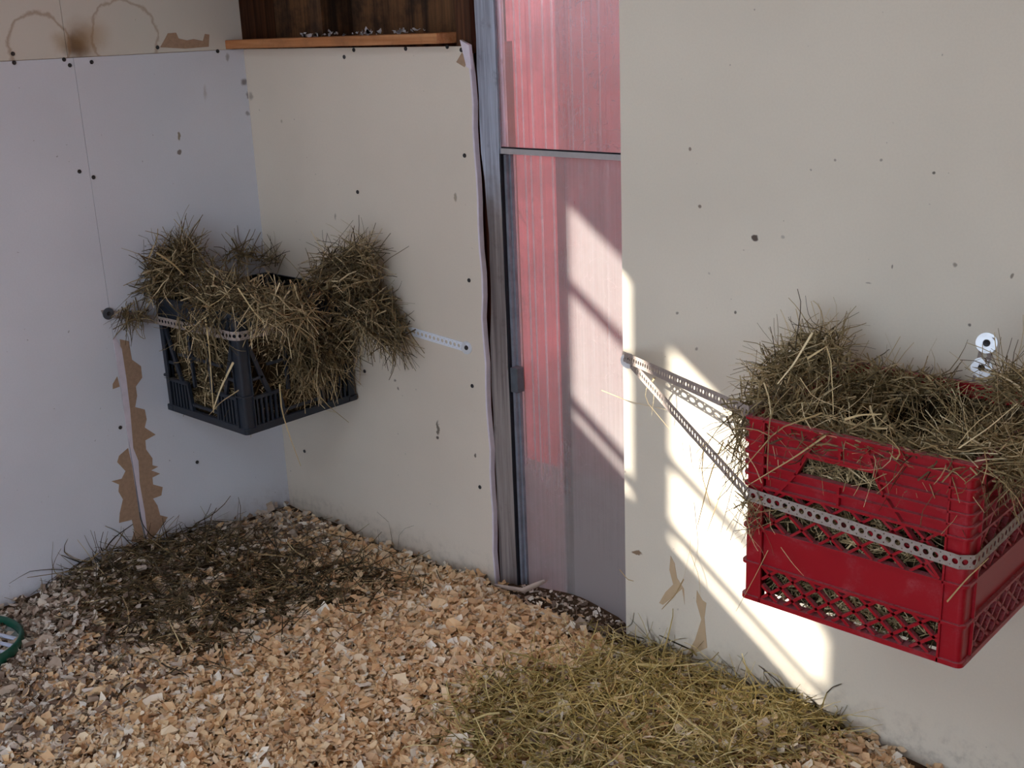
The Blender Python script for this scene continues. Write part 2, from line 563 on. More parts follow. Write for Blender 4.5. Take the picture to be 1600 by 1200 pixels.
def glazing_mat(name, x_split, dust_a, dust_b):
    """Clear plastic glazing with a dusty film: scattered light plus see-through."""
    k = NT(name)
    k.t.nodes.remove(k.b)
    sep = k.n('ShaderNodeSeparateXYZ')
    k.l(k.pos(), sep.inputs[0])
    side = k.step(sep.outputs['X'], x_split - 0.002, x_split + 0.002)
    film = k.math('ADD', dust_a, k.math('MULTIPLY', side, dust_b - dust_a))
    low = k.step(sep.outputs['Z'], 0.62, 0.05)
    nz = k.noise(7, 6, 0.65)
    strk = k.noise(3.0, 4, 0.6, stretch=(60, 60, 1.0))
    scr = k.noise(9, 2, 0.5, dist=3.0)
    scrl = k.step(k.math('ABSOLUTE', k.math('SUBTRACT', scr, 0.5)), 0.006, 0.0)
    f = k.math('ADD', film, k.math('MULTIPLY', low, 0.42))
    f = k.math('ADD', f, k.math('MULTIPLY', k.math('SUBTRACT', nz, 0.5), 0.45))
    f = k.math('ADD', f, k.math('MULTIPLY', k.math('SUBTRACT', strk, 0.5), 0.30))
    f = k.math('ADD', f, k.math('MULTIPLY', scrl, 0.10))
    f = k.math('MINIMUM', k.math('MAXIMUM', f, 0.05), 0.93)
    tr = k.n('ShaderNodeBsdfTransparent')
    df = k.n('ShaderNodeBsdfDiffuse')
    df.inputs['Color'].default_value = (*srgb(158, 152, 152), 1)
    tl = k.n('ShaderNodeBsdfTranslucent')
    tl.inputs['Color'].default_value = (*srgb(180, 170, 176), 1)
    gl = k.n('ShaderNodeBsdfGlossy')
    gl.inputs['Roughness'].default_value = 0.25
    m1 = k.n('ShaderNodeMixShader')
    m1.inputs[0].default_value = 0.12
    k.l(df.outputs[0], m1.inputs[1])
    k.l(tl.outputs[0], m1.inputs[2])
    m2 = k.n('ShaderNodeMixShader')
    k.l(f, m2.inputs[0])
    k.l(tr.outputs[0], m2.inputs[1])
    k.l(m1.outputs[0], m2.inputs[2])
    m3 = k.n('ShaderNodeMixShader')
    m3.inputs[0].default_value = 0.05
    k.l(m2.outputs[0], m3.inputs[1])
    k.l(gl.outputs[0], m3.inputs[2])
    k.l(m3.outputs[0], k.out.inputs['Surface'])
    return k.m


def clear_edge_mat(name):
    k = NT(name)
    k.t.nodes.remove(k.b)
    tl = k.n('ShaderNodeBsdfTranslucent')
    tl.inputs['Color'].default_value = (0.92, 0.90, 0.90, 1)
    gl = k.n('ShaderNodeBsdfDiffuse')
    gl.inputs['Color'].default_value = (0.9, 0.88, 0.9, 1)
    tr = k.n('ShaderNodeBsdfTransparent')
    m1 = k.n('ShaderNodeMixShader')
    m1.inputs[0].default_value = 0.35
    k.l(tl.outputs[0], m1.inputs[1])
    k.l(gl.outputs[0], m1.inputs[2])
    m2 = k.n('ShaderNodeMixShader')
    m2.inputs[0].default_value = 0.55
    k.l(tr.outputs[0], m2.inputs[1])
    k.l(m1.outputs[0], m2.inputs[2])
    k.l(m2.outputs[0], k.out.inputs['Surface'])
    return k.m


# ------------------------------------------------------------------ the setting
ident = lambda x, y, z: (x, y, z)
J = 1.215                 # top of the lower plasterboard course
ROOM_X, ROOM_Y, ROOF = 3.3, -3.3, 2.05
SEAM_Y = -0.431
WIN_Y = (-1.58, -0.925)    # sun window in the left wall, outside the frame
WIN_Z = (1.165, 1.622)


def sheets(mb, boxes):
    for b in boxes:
        mb.box(*b)
    return mb


# left wall: studs and boards behind, plasterboard sheets in front
g = 0.0005
T_DW = 0.0127
wl = MB()
wl.box(-0.035, -T_DW, ROOM_Y, WIN_Y[0], -0.1, ROOF)
wl.box(-0.035, -T_DW, WIN_Y[1], 0.11, -0.1, ROOF)
wl.box(-0.035, -T_DW, WIN_Y[0], WIN_Y[1], -0.1, WIN_Z[0])
wl.box(-0.035, -T_DW, WIN_Y[0], WIN_Y[1], WIN_Z[1], ROOF)
wall_left = tag(wl.build('wall_left', mat_shell), 'left wall of stained plasterboard sheets behind the black crate', kind='structure')
lower_corner = MB().box(-T_DW, 0, SEAM_Y + g, 0.0, -0.02, J - g).build('plasterboard_sheet', mat_dw_left, wall_left)
lower_near = MB().box(-T_DW, 0, WIN_Y[0], SEAM_Y - g, -0.02, WIN_Z[0])
lower_near.box(-T_DW, 0, ROOM_Y, WIN_Y[0], -0.02, J - g)
lower_near.box(-T_DW, 0, WIN_Y[1], SEAM_Y - g, WIN_Z[0], J - g)
lower_near = lower_near.build('plasterboard_sheet', mat_dw_left, wall_left)
MB().box(-T_DW, 0, SEAM_Y - 0.012 + g, 0.0, J + g, ROOF).build('plasterboard_sheet', mat_dw_left, wall_left)
upn = MB().box(-T_DW, 0, WIN_Y[1], SEAM_Y - 0.012 - g, J + g, ROOF)
upn.box(-T_DW, 0, WIN_Y[0], WIN_Y[1], WIN_Z[1], ROOF).box(-T_DW, 0, ROOM_Y, WIN_Y[0], J + g, ROOF)
upn.build('plasterboard_sheet', mat_dw_left, wall_left)
# sun window: frame, thick mullion, one glazing bar per light
w2 = MB()
fy0, fy1, fz0, fz1 = WIN_Y[0], WIN_Y[1], WIN_Z[0], WIN_Z[1]
mull = (-1.237, -1.155)
w2.box(-0.030, -0.012, mull[0], mull[1], fz0, fz1)
w2.box(-0.030, -0.016, mull[1], fy1, 1.444, 1.466)
w2.box(-0.030, -0.016, fy0, mull[0], 1.335, 1.357)
w2.box(-0.030, -0.016, fy0, fy1, 1.200, 1.224)
w2.box(-0.030, -0.012, fy0, mull[0], 1.570, fz1)
tag(w2.build('window_2', mat_post), 'wooden sun window in the left wall', kind='structure')

# back wall
XE = 0.744                # right edge of the back plasterboard
XP = 1.112                # left edge of the right hand panel
wall_back = tag(MB().box(-0.1, XE - 0.03, T_DW + 0.001, 0.075, -0.1, J - 0.01).build('wall_back', mat_stud),
                'back wall of plasterboard between corner and post', kind='structure')
back_sheet = MB()
# cut edge is ragged: small steps in x
zs = np.linspace(-0.02, J - 0.018, 26)
edge = [XE + 0.0025 * math.sin(i * 1.7) + 0.003 * random.random() - (0.003 if i > 21 else 0) for i in range(26)]
poly = [(0.0, -0.02)] + [(e, z) for e, z in zip(edge, zs)] + [(XE - 0.012, J - 0.006), (0.0, J - 0.001)]
back_sheet.prism(poly, 0.0, T_DW, lambda p, q, d: (p, d, q))
back_sheet = back_sheet.build('plasterboard_sheet', mat_dw_back, wall_back)
ce = MB()
ce.prism([(e, z) for e, z in zip(edge, zs)] + [(e + 0.0045, z) for e, z in reversed(list(zip(edge, zs)))], -0.0005, T_DW * 0.95,
         lambda p, q, d: (p, d, q))
tag(ce.build('cut_edge', mat_gypsum, wall_back), 'chalky cut edge of the plasterboard')
# curled paper at the top corner
cp = MB()
c0 = [PC(724, 62), PC(738, 70), PC(742, 108), PC(734, 104)]
cp.prism([(p[0], p[2]) for p in c0], -0.010, -0.002, lambda p, q, d: (p, d, q))
cp.build('curled_paper', mat_gypsum, wall_back)
tp = MB()
tp.prism([(p[0], p[2]) for p in (PC(713, 97), PC(722, 82), PC(730, 97), PC(726, 105))], -0.0006, 0.0, lambda p, q, d: (p, d, q))
tp.build('torn_paper', mat_kraft, wall_back)
# open stud bay above
al = MB().box(-0.1, XE - 0.005, 0.10, 0.115, J - 0.02, ROOF)
al.build('sheathing', mat_ply, wall_back)
st = MB().box(0.245, 0.285, 0.012, 0.10, J + 0.022, ROOF)
st.build('stud', mat_ply, wall_back)
MB().box(XE - 0.038, XE + 0.002, 0.005, 0.10, J - 0.02, ROOF).build('stud', mat_stud, wall_back)
MB().box(-0.09, -0.0, 0.0, 0.10, J - 0.02, ROOF).build('stud', mat_stud, wall_back)
ledge = MB().box(0.0, XE - 0.038, -0.05, 0.099, J + 0.001, J + 0.021)
tag(ledge.build('trim_1', mat_ledge, None, 0.002), 'orange pine ledge board on top of the back plasterboard', kind='structure')

# grey post beside the window
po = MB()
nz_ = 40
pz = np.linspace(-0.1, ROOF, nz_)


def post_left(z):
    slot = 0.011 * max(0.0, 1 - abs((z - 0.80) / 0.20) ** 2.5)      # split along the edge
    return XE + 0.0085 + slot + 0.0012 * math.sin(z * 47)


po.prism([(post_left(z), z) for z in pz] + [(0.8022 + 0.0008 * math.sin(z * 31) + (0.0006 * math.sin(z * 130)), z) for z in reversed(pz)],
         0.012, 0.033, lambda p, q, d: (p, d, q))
MB().box(XE - 0.03, 0.795, 0.036, 0.07, -0.1, J).build('stud', mat_redbrown, wall_back)
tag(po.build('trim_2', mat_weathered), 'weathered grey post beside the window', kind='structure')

# window: frame, two panes, rail, latch
GY = 0.034
fr = MB()
fr.box(0.8058, 0.8125, 0.020, 0.036, 0.03, 1.0)
fr.box(0.8125, 0.8175, 0.028, 0.036, 0.03, 1.0)
fr.box(0.8028, 0.8050, 0.014, 0.024, 1.0, ROOF)
fr.box(0.8055, 1.60, 0.03, 0.06, -0.05, 0.045)
fr.box(1.58, 1.62, 0.02, 0.10, -0.05, ROOF)
window_1 = tag(fr.build('window_1', mat_track), 'dusty plastic window with red siding behind', kind='structure')
MB().box(0.8030, 0.8060, 0.0115, 0.034, 0.03, 1.003).build('seal', mat_gap, window_1)
mat_glaze_low = glazing_mat('dusty_glazing', 0.951, 0.32, 0.60)
mat_glaze_up = glazing_mat('dusty_upper_glazing', 0.951, 0.33, 0.48)
mat_rib = clear_edge_mat('glazing_ridge')
mat_overlap = glazing_mat('glazing_overlap', 5.0, 0.5, 0.5)
MB().box(0.8175, 1.58, GY, GY + 0.003, 0.050, 1.007).build('pane', mat_glaze_low, window_1)
MB().box(0.8050, 1.58, 0.0170, 0.0195, 1.012, ROOF).build('pane', mat_glaze_up, window_1)
MB().box(0.8055, 1.58, 0.0135, 0.040, 1.003, 1.0135).build('sash_rail', mat_rail, window_1)
MB().box(0.8055, 1.58, 0.0150, 0.0168, 1.0135, 1.0165).build('rail_seal', mat_gap, window_1)
lat = MB().box(0.8125, 0.832, 0.006, 0.028, 0.511, 0.565)
lat.build('latch', mat_track_dark, window_1, 0.002)
for x, w in ((0.8165, 0.0016), (0.846, 0.0010), (0.861, 0.0008), (0.886, 0.0014), (0.917, 0.0013), (0.985, 0.0010), (1.011, 0.0009), (1.05, 0.0012)):
    MB().box(x - w, x + w, 0.0197, 0.0225, 1.012, ROOF).box(x - w, x + w, GY + 0.0035, GY + 0.007, 0.052, 1.003).build('glazing_ridge', mat_rib, window_1)
MB().box(0.925, 0.951, GY + 0.004, GY + 0.0055, 0.052, 1.003).build('overlap_strip', mat_overlap, window_1)
MB().box(0.938, 0.9415, 0.0197, 0.0225, 1.012, ROOF).build('overlap_strip', mat_rib, window_1)

# right hand panel
wr = MB()
b0 = PC(975, 1000)[2]
wr.prism([(XP + 0.006, b0 - 0.02), (XP + 0.001, b0 - 0.006), (XP, b0 + 0.008), (XP, ROOF), (ROOM_X, ROOF), (ROOM_X, -0.05), (XP + 0.03, -0.05)],
         0.0, T_DW, lambda p, q, d: (p, d, q))
wall_right = tag(wr.build('wall_right', mat_dw_right), 'right hand plasterboard panel with the sunlit patch behind the red crate', kind='structure')
# shell of the coop outside the frame
tag(MB().box(ROOM_X, ROOM_X + 0.08, ROOM_Y, 0.1, -0.1, ROOF).build('wall_side', mat_stud), kind='structure')
DOOR = (1.3, 3.15, 1.95)
wf = MB().box(-0.1, DOOR[0], ROOM_Y - 0.08, ROOM_Y, -0.1, ROOF).box(DOOR[1], ROOM_X, ROOM_Y - 0.08, ROOM_Y, -0.1, ROOF)
wf.box(DOOR[0], DOOR[1], ROOM_Y - 0.08, ROOM_Y, DOOR[2], ROOF)
tag(wf.build('wall_front', mat_shell), kind='structure')
SKY_X, SKY_Y = (0.7, 1.9), (-2.9, -1.8)      # unseen roof opening, added to brighten the floor from above
cl_ = MB().box(-0.2, SKY_X[0], ROOM_Y - 0.2, 0.12, ROOF, ROOF + 0.06).box(SKY_X[1], ROOM_X + 0.2, ROOM_Y - 0.2, 0.12, ROOF, ROOF + 0.06)
cl_.box(SKY_X[0], SKY_X[1], ROOM_Y - 0.2, SKY_Y[0], ROOF, ROOF + 0.06).box(SKY_X[0], SKY_X[1], SKY_Y[1], 0.12, ROOF, ROOF + 0.06)
tag(cl_.build('ceiling', mat_shell), kind='structure')
# unseen wall and roof added to keep direct sun out of the door
tag(MB().box(DOOR[0] - 0.16, DOOR[0] - 0.06, ROOM_Y - 1.75, ROOM_Y - 0.08, -0.1, ROOF).build('wall_sun_block', mat_shell), kind='structure')
tag(MB().box(DOOR[0] - 0.3, ROOM_X, ROOM_Y - 1.8, ROOM_Y - 0.2, ROOF, ROOF + 0.05).build('roof_sun_block', mat_shell), kind='structure')
# outside
tag(MB().box(-9, 12, -14, 9, -0.26, -0.21).build('ground', mat_ground), kind='structure')
RWY = 1.05                # red outbuilding standing close behind the coop
rw = MB().box(-3, 4, RWY, RWY + 0.1, -0.2, 3.0)
for i in range(46):
    x = -2.9 + i * 0.15
    rw.box(x, x + 0.012, RWY - 0.003, RWY + 0.002, -0.2, 3.0)
tag(rw.build('wall_outside', mat_redwall), 'red siding seen through the dusty window', kind='structure')
tag(MB().box(-1.30, -1.25, -1.2, RWY, -0.2, 2.6).build('sun_blocker_outside', mat_shell), kind='structure')  # added board, out of view, blocks the sun from the red siding
tag(MB().box(-3, 4, 0.11, RWY + 0.01, -0.21, -0.164).build('terrain_outside', plain('muddy_ground', srgb(150, 134, 128), 0.9, 0.2, 0.3, 14)), kind='structure')


def pix_poly(pix, plane):
    return [plane(u, v) for u, v in pix]


# torn paper along the left seam and the white scar between
def decal(name, pix, parent, mat, ax, t=0.0006, label=None):
    P = [hit(u, v, ax, 0.0) for u, v in pix]
    mb = MB()
    if ax == 0:
        mb.prism([(p[1], p[2]) for p in P], 0.0001, t, lambda p, q, d: (d, p, q))
    else:
        mb.prism([(p[0], p[2]) for p in P], -0.0001, -t, lambda p, q, d: (p, d, q))
    o = mb.build(name, mat, parent)
    if label:
        o['label'] = label
    return o


decal('torn_paper', [(187, 530), (201, 533), (206, 562), (220, 572), (222, 590), (212, 604), (214, 618), (211, 636), (226, 640), (229, 655), (226, 668),
                     (243, 679), (227, 688), (228, 702), (238, 716), (238, 727), (247, 729), (236, 735), (250, 740), (238, 746), (239, 757), (254, 761),
                     (252, 774), (239, 779), (246, 790), (250, 805), (262, 808), (254, 820), (244, 834), (234, 846), (226, 846), (218, 770), (206, 690), (196, 610)],
      wall_left, mat_kraft, 0, 0.0006, 'brown torn paper patch right of the seam')
decal('torn_paper', [(200, 700), (186, 712), (183, 722), (196, 736), (190, 748), (174, 752), (186, 757), (185, 768), (192, 780), (187, 802), (186, 817),
                     (206, 812), (210, 830), (205, 846), (226, 850), (218, 790), (208, 735)], wall_left, mat_kraft, 0, 0.0006, 'brown torn paper patch left of the seam')
decal('torn_paper', [(183, 588), (176, 600), (176, 608), (187, 604)], wall_left, mat_kraft, 0)
decal('seam_scar', [(176, 529), (181, 528), (190, 545), (197, 590), (203, 640), (208, 700), (216, 720), (218, 755), (226, 800), (230, 835), (234, 850), (228, 852),
                    (220, 810), (211, 760), (203, 705), (196, 660), (188, 600)], wall_left, mat_gypsum, 0, 0.0010, 'white chalky scar along the seam')
decal('seam_gap', [(201, 690), (203, 700), (212, 755), (220, 805), (230, 848), (228, 849), (218, 808), (210, 752)], wall_left, mat_track, 0, 0.0013)
decal('torn_paper', [(250, 74), (258, 60), (262, 52), (275, 51), (279, 60), (292, 63), (302, 61), (317, 64), (320, 53), (327, 54), (326, 73), (290, 76)],
      wall_left, mat_kraft, 0, 0.0006, 'torn brown paper above the joint')
decal('torn_paper', [(1048, 868), (1054, 880), (1058, 903), (1069, 920), (1070, 945), (1066, 920), (1050, 934), (1036, 945), (1030, 942), (1040, 925), (1052, 913), (1046, 890)],
      wall_right, plain('stained_paper', srgb(206, 180, 146), 0.9, 0.15, 0.1), 1)
decal('torn_paper', [(1089, 922), (1098, 938), (1104, 942), (1101, 965), (1105, 1012), (1092, 1018), (1072, 1024), (1086, 1000), (1096, 968), (1088, 940)],
      wall_right, bpy.data.materials['stained_paper'], 1)

# drywall screws, each a part of its sheet
screw_me = None


def screw_head(p, parent, ax):
    global screw_me
    if screw_me is None:
        o = MB().lathe([(0.0004, 0.0002), (0.0012, 0.0004), (0.0022, 0.0012), (0.0040, 0.0016), (0.0045, 0.0008), (0.0045, -0.0004), (0.0004, -0.0004)],
                       (0, 0, 0), (0, 0, 1), 12, False).build('screw_head', mat_screw, parent)
        screw_me = o.data
    else:
        o = link('screw_head', screw_me, parent)
    o.matrix_parent_inverse = Matrix()
    o.location = p
    o.rotation_euler = (0, math.pi / 2, 0) if ax == 0 else (math.pi / 2, 0, 0)


for u, v in [(22, 98), (100, 93), (109, 102), (143, 97), (20, 84), (246, 74), (340, 80), (124, 268), (146, 277), (188, 668), (308, 722)]:
    screw_head(hit(u, v, 0, 0.0), lower_corner if u > 112 else lower_near, 0)
for u, v in [(538, 89), (553, 78), (634, 76), (699, 73), (721, 78), (726, 243), (559, 300), (733, 438), (738, 603), (570, 580), (750, 761), (476, 705)]:
    screw_head(hit(u, v, 1, 0.0), back_sheet, 1)

# ------------------------------------------------------------------ bedding
MOUNDS = [(0.10, -0.50, 0.045, 0.22), (0.02, -0.80, 0.01, 0.2), (0.62, -0.13, 0.018, 0.12), (0.88, -0.25, 0.032, 0.14), (0.45, -0.62, 0.012, 0.25),
          (1.52, -0.10, 0.022, 0.12), (1.22, -0.30, 0.020, 0.2), (0.75, -0.75, 0.02, 0.2)]
_ph = rng.uniform(0, 6.28, (8, 2))
_fr = rng.uniform(6, 26, (8, 2)) * rng.choice([-1, 1], (8, 2))


def floor_h(x, y):
    z = 0.042 - 0.028 * np.clip(x / 1.7, 0, 1.3)
    for mx, my, a, s in MOUNDS:
        z = z + a * np.exp(-((x - mx) ** 2 + (y - my) ** 2) / (2 * s * s))
    sm = lambda t: np.clip(t, 0, 1) ** 2 * (3 - 2 * np.clip(t, 0, 1))
    z = z + 0.033 * sm((x - 0.74) / 0.06) * sm((1.14 - x) / 0.08) * np.exp(-((y - 0.03) / 0.05) ** 2)
    for i in range(8):
        z = z + 0.0020 * np.sin(x * _fr[i, 0] + y * _fr[i, 1] + _ph[i, 0])
    return z


nx, ny = 170, 170
gx = np.linspace(-0.012, ROOM_X, nx)
gy = np.linspace(ROOM_Y, 0.034, ny)
GX, GYY = np.meshgrid(gx, gy, indexing='ij')
GZ = floor_h(GX, GYY)
V = np.stack([GX, GYY, GZ], -1).reshape(-1, 3)
idx = np.arange(nx * ny).reshape(nx, ny)
Q = np.stack([idx[:-1, :-1], idx[1:, :-1], idx[1:, 1:], idx[:-1, 1:]], -1).reshape(-1, 4)
fl = link('floor', big_mesh('floor', V, Q, mat_litter, True))
tag(fl, 'litter covered coop floor', kind='structure')


def inside(poly, x, y):
    c = np.zeros(len(x), bool)
    n = len(poly)
    for i in range(n):
        x1, y1 = poly[i]
        x2, y2 = poly[(i + 1) % n]
        if y1 == y2:
            continue
        t = ((y1 > y) != (y2 > y)) & (x < (x2 - x1) * (y - y1) / (y2 - y1) + x1)
        c ^= t
    return c


def floor_poly(pix, z=0.05):
    return [tuple(hit(u, v, 2, z)[:2]) for u, v in pix]


HAY_LEFT = floor_poly([(90, 935), (225, 855), (330, 835), (420, 868), (520, 872), (612, 892), (628, 925), (570, 950), (440, 962), (400, 985), (335, 1035), (255, 1030), (150, 985)], 0.06)
HAY_RIGHT = floor_poly([(730, 1110), (800, 1068), (900, 1062), (960, 1010), (1010, 1000), (1100, 1055), (1200, 1085), (1330, 1095), (1310, 1150), (1240, 1210), (840, 1240), (715, 1200)], 0.03)
DARK_SILL = floor_poly([(780, 905), (850, 912), (975, 985), (1000, 1010), (960, 1010), (900, 985), (850, 945)], 0.04)


def scatter(n, x0, x1, y0, y1):
    x = rng.uniform(x0, x1, n)
    y = rng.uniform(y0, y1, n)
    P = np.stack([x, y, floor_h(x, y)], -1)
    return P[in_view(P, 160)]


def flakes(P, size, lift, tilt, K=4, free=False):
    """Curled shavings: little bent strips, K rungs of two verts with ragged widths."""
    N = len(P)
    L = size * np.clip(rng.lognormal(-0.15, 0.5, N), 0.25, 2.1)
    W = L * rng.uniform(0.28, 0.95, N)
    curl = rng.normal(0, 1.7, N)
    tilt = tilt * rng.uniform(0.4, 1.7, (N,))
    az = rng.uniform(0, 2 * math.pi, N)
    nrm = unit(np.stack([rng.normal(0, tilt, N), rng.normal(0, tilt, N), np.ones(N)], -1))
    a = np.stack([np.cos(az), np.sin(az), np.zeros(N)], -1)
    a = unit(a - nrm * (a * nrm).sum(-1, keepdims=True))
    b = np.cross(nrm, a)
    C = P + np.stack([np.zeros(N), np.zeros(N), rng.uniform(0.15, 1, N) * lift], -1)
    V = np.zeros((N, K, 2, 3))
    for i in range(K):
        t = i / (K - 1) - 0.5
        th = curl * t * 1.6
        along = np.sin(th) / np.where(np.abs(curl) < 0.05, 1, curl * 1.6)
        along = np.where(np.abs(curl) < 0.05, t, along)
        rise = (1 - np.cos(th)) / np.where(np.abs(curl) < 0.05, 1, curl * 1.6)
        mid = C + a * (along * L)[:, None] + nrm * (rise * L)[:, None]
        shape = [0.8, 1.0, 0.95, 0.75][i] if K == 4 else 1.0
        for j, s in enumerate((-1, 1)):
            w = W * shape * rng.uniform(0.5, 1.2, N) * 0.5
            V[:, i, j] = mid + b * (s * w)[:, None] + a * (rng.normal(0, 0.10, N) * L)[:, None]
    idx = np.arange(N * K * 2).reshape(N, K, 2)
    Q = np.stack([idx[:, :-1, 0], idx[:, 1:, 0], idx[:, 1:, 1], idx[:, :-1, 1]], -1).reshape(-1, 4)
    return (V if free else in_room(V, 0.001)).reshape(-1, 3), Q


P = scatter(110000, 0.0, 2.0, -1.45, 0.0)
hl, hr = inside(HAY_LEFT, P[:, 0], P[:, 1]), inside(HAY_RIGHT, P[:, 0], P[:, 1])
ds = inside(DARK_SILL, P[:, 0], P[:, 1])
u_ = rng.random(len(P))
edge_ = (P[:, 0] < 0.035) | (P[:, 1] > -0.03)
keep = ~((hl & (u_ > 0.22)) | (hr & (u_ > 0.16)) | (ds & (u_ > 0.22)) | (edge_ & (u_ > 0.12)))
P = P[keep]
# left part is older and greyer, the fresh heap lies in the middle
age = np.clip(1.15 - (P[:, 0] + 0.35 * (P[:, 1] + 0.6)) / 0.55, 0, 1) + 0.9 * inside(DARK_SILL, P[:, 0], P[:, 1]) + 0.5 * inside(HAY_RIGHT, P[:, 0], P[:, 1])
old = rng.random(len(P)) < age
for nm, PP, mt, lab in (('wood_shavings', P[~old], mat_shave, 'fresh orange wood shavings heaped over the middle of the floor'),
                        ('old_wood_shavings', P[old], mat_shave_old, 'older greyish wood shavings strewn along the left side of the floor')):
    V1, Q1 = flakes(PP, 0.0170, 0.016, 0.55)
    if nm == 'old_wood_shavings':                       # dirty crumbs on the sill under the window
        xs_, ys_ = rng.uniform(0.815, 1.10, 420), rng.uniform(-0.05, 0.024, 420)
        V2, Q2 = flakes(np.stack([xs_, ys_, floor_h(xs_, ys_)], -1), 0.009, 0.005, 0.5, free=True)
        V2[:, 1] = np.minimum(V2[:, 1], 0.0325)
        V1, Q1 = np.concatenate([V1, V2]), np.concatenate([Q1, Q2 + len(V1)])
    o = link(nm, big_mesh(nm, V1, Q1, mt))
    tag(o, lab, 'wood shavings', kind='stuff')


def floor_hay(poly, n, Lr, Rr, lift, name, mat, label, extra=0.05, wisps=0):
    xs, ys = [p[0] for p in poly], [p[1] for p in poly]
    x = rng.uniform(min(xs) - extra, max(xs) + extra, n * 3)
    y = rng.uniform(min(ys) - extra, max(ys) + extra, n * 3)
    ok = inside(poly, x + rng.normal(0, extra * 0.6, len(x)), y + rng.normal(0, extra * 0.6, len(x)))
    x, y = x[ok][:n], y[ok][:n]
    x, y = np.maximum(x, 0.01), np.minimum(y, -0.01)
    N = len(x)
    P0 = np.stack([x, y, floor_h(x, y) + rng.uniform(0.003, 1, N) ** 1.5 * lift], -1)
    az = rng.uniform(0, 2 * math.pi, N)
    D = np.stack([np.cos(az), np.sin(az), rng.normal(0.02, 0.22, N)], -1)
    G = [strands(P0, D, rng.uniform(*Lr, N), rng.uniform(*Rr, N), 6, 0.9, 0.15)]
    n2 = wisps // 2
    i = rng.choice(N, n2)
    az2 = rng.uniform(0, 2 * math.pi, n2)
    G.append(strands(P0[i] + np.array([0, 0, lift * 0.5]), np.stack([np.cos(az2), np.sin(az2), rng.normal(0.02, 0.08, n2)], -1), rng.uniform(0.07, 0.16, n2), rng.uniform(Rr[1] * 0.8, Rr[1] * 1.3, n2), 6, 0.5, 0.1))
    if wisps:
        i = rng.choice(N, wisps)
        D2 = np.stack([rng.normal(0, 0.6, wisps), rng.normal(0, 0.6, wisps), rng.uniform(0.4, 1.0, wisps)], -1)
        G.append(strands(P0[i], D2, rng.uniform(0.03, 0.09, wisps), rng.uniform(Rr[0], Rr[1] * 0.8, wisps), 6, 1.2, 0.8))

    def cl(V):
        V = in_room(V)
        V[..., 2] = np.maximum(V[..., 2], floor_h(V[..., 0], V[..., 1]) + 0.001)
        return V
    V1, Q1 = strand_mesh(G, cl)
    return tag(link(name, big_mesh(name, V1, Q1, mat)), label, 'hay', kind='stuff')


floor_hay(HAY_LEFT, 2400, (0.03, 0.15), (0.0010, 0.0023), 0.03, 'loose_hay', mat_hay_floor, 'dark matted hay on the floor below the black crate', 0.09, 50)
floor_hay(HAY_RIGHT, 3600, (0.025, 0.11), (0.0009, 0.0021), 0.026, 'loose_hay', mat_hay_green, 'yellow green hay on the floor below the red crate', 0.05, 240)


# ------------------------------------------------------------------ crates
def face_T(org, ux, out):
    o, ux, out = np.array(org), np.array(ux), np.array(out)
    return lambda p, q, d: tuple(o + ux * p + out * d + np.array([0, 0, 1.0]) * q)


def corner_profile(w, t, r, grow=0.0):
    """L section of a corner post with a rounded outer corner (outer corner at 0,0, arms along +x and +y)"""
    a = [(w, -grow), (w, t), (t, t), (t, w), (-grow, w)]
    arc = []
    for i in range(7):
        th = math.pi + (math.pi / 2) * i / 6
        arc.append((r + (r + grow) * math.cos(th), r + (r + grow) * math.sin(th)))
    return a + arc


def crate_frame(W, H, ribs, post_w, root, mat, rim=0.006):
    """four corner posts with wrapped ribs; local coordinates, lower corner at root"""
    X0, Y0, Z0 = root.location
    for sx, sy in ((0, 0), (1, 0), (1, 1), (0, 1)):
        def T(p, q, d, sx=sx, sy=sy):
            return (X0 + (p if not sx else W - p), Y0 + (q if not sy else W - q), Z0 + d)
        mb = MB()
        # the body of the post sits 4 mm inside its ribs
        prof = [(x + 0.004, y + 0.004) for x, y in corner_profile(post_w - 0.004, 0.007, 0.008)]
        mb.prism(prof, 0.0, H, T)
        rp = corner_profile(post_w, 0.010, 0.010)
        for z, th in ribs:
            mb.prism(rp, z - th / 2, z + th / 2, T)
        mb.box(post_w - 0.003, post_w, 0.0, 0.014, 0.0, H, lambda a, b, c, T=T: T(a, b, c))
        mb.box(0.0, 0.014, post_w - 0.003, post_w, 0.0, H, lambda a, b, c, T=T: T(a, b, c))
        mb.build('corner_post', mat, root, 0.0006)


def side_faces(W, root):
    X0, Y0, Z0 = root.location
    return [face_T((X0, Y0, Z0), (1, 0, 0), (0, -1, 0)), face_T((X0 + W, Y0, Z0), (0, 1, 0), (1, 0, 0)),
            face_T((X0 + W, Y0 + W, Z0), (-1, 0, 0), (0, 1, 0)), face_T((X0, Y0 + W, Z0), (0, -1, 0), (-1, 0, 0))]


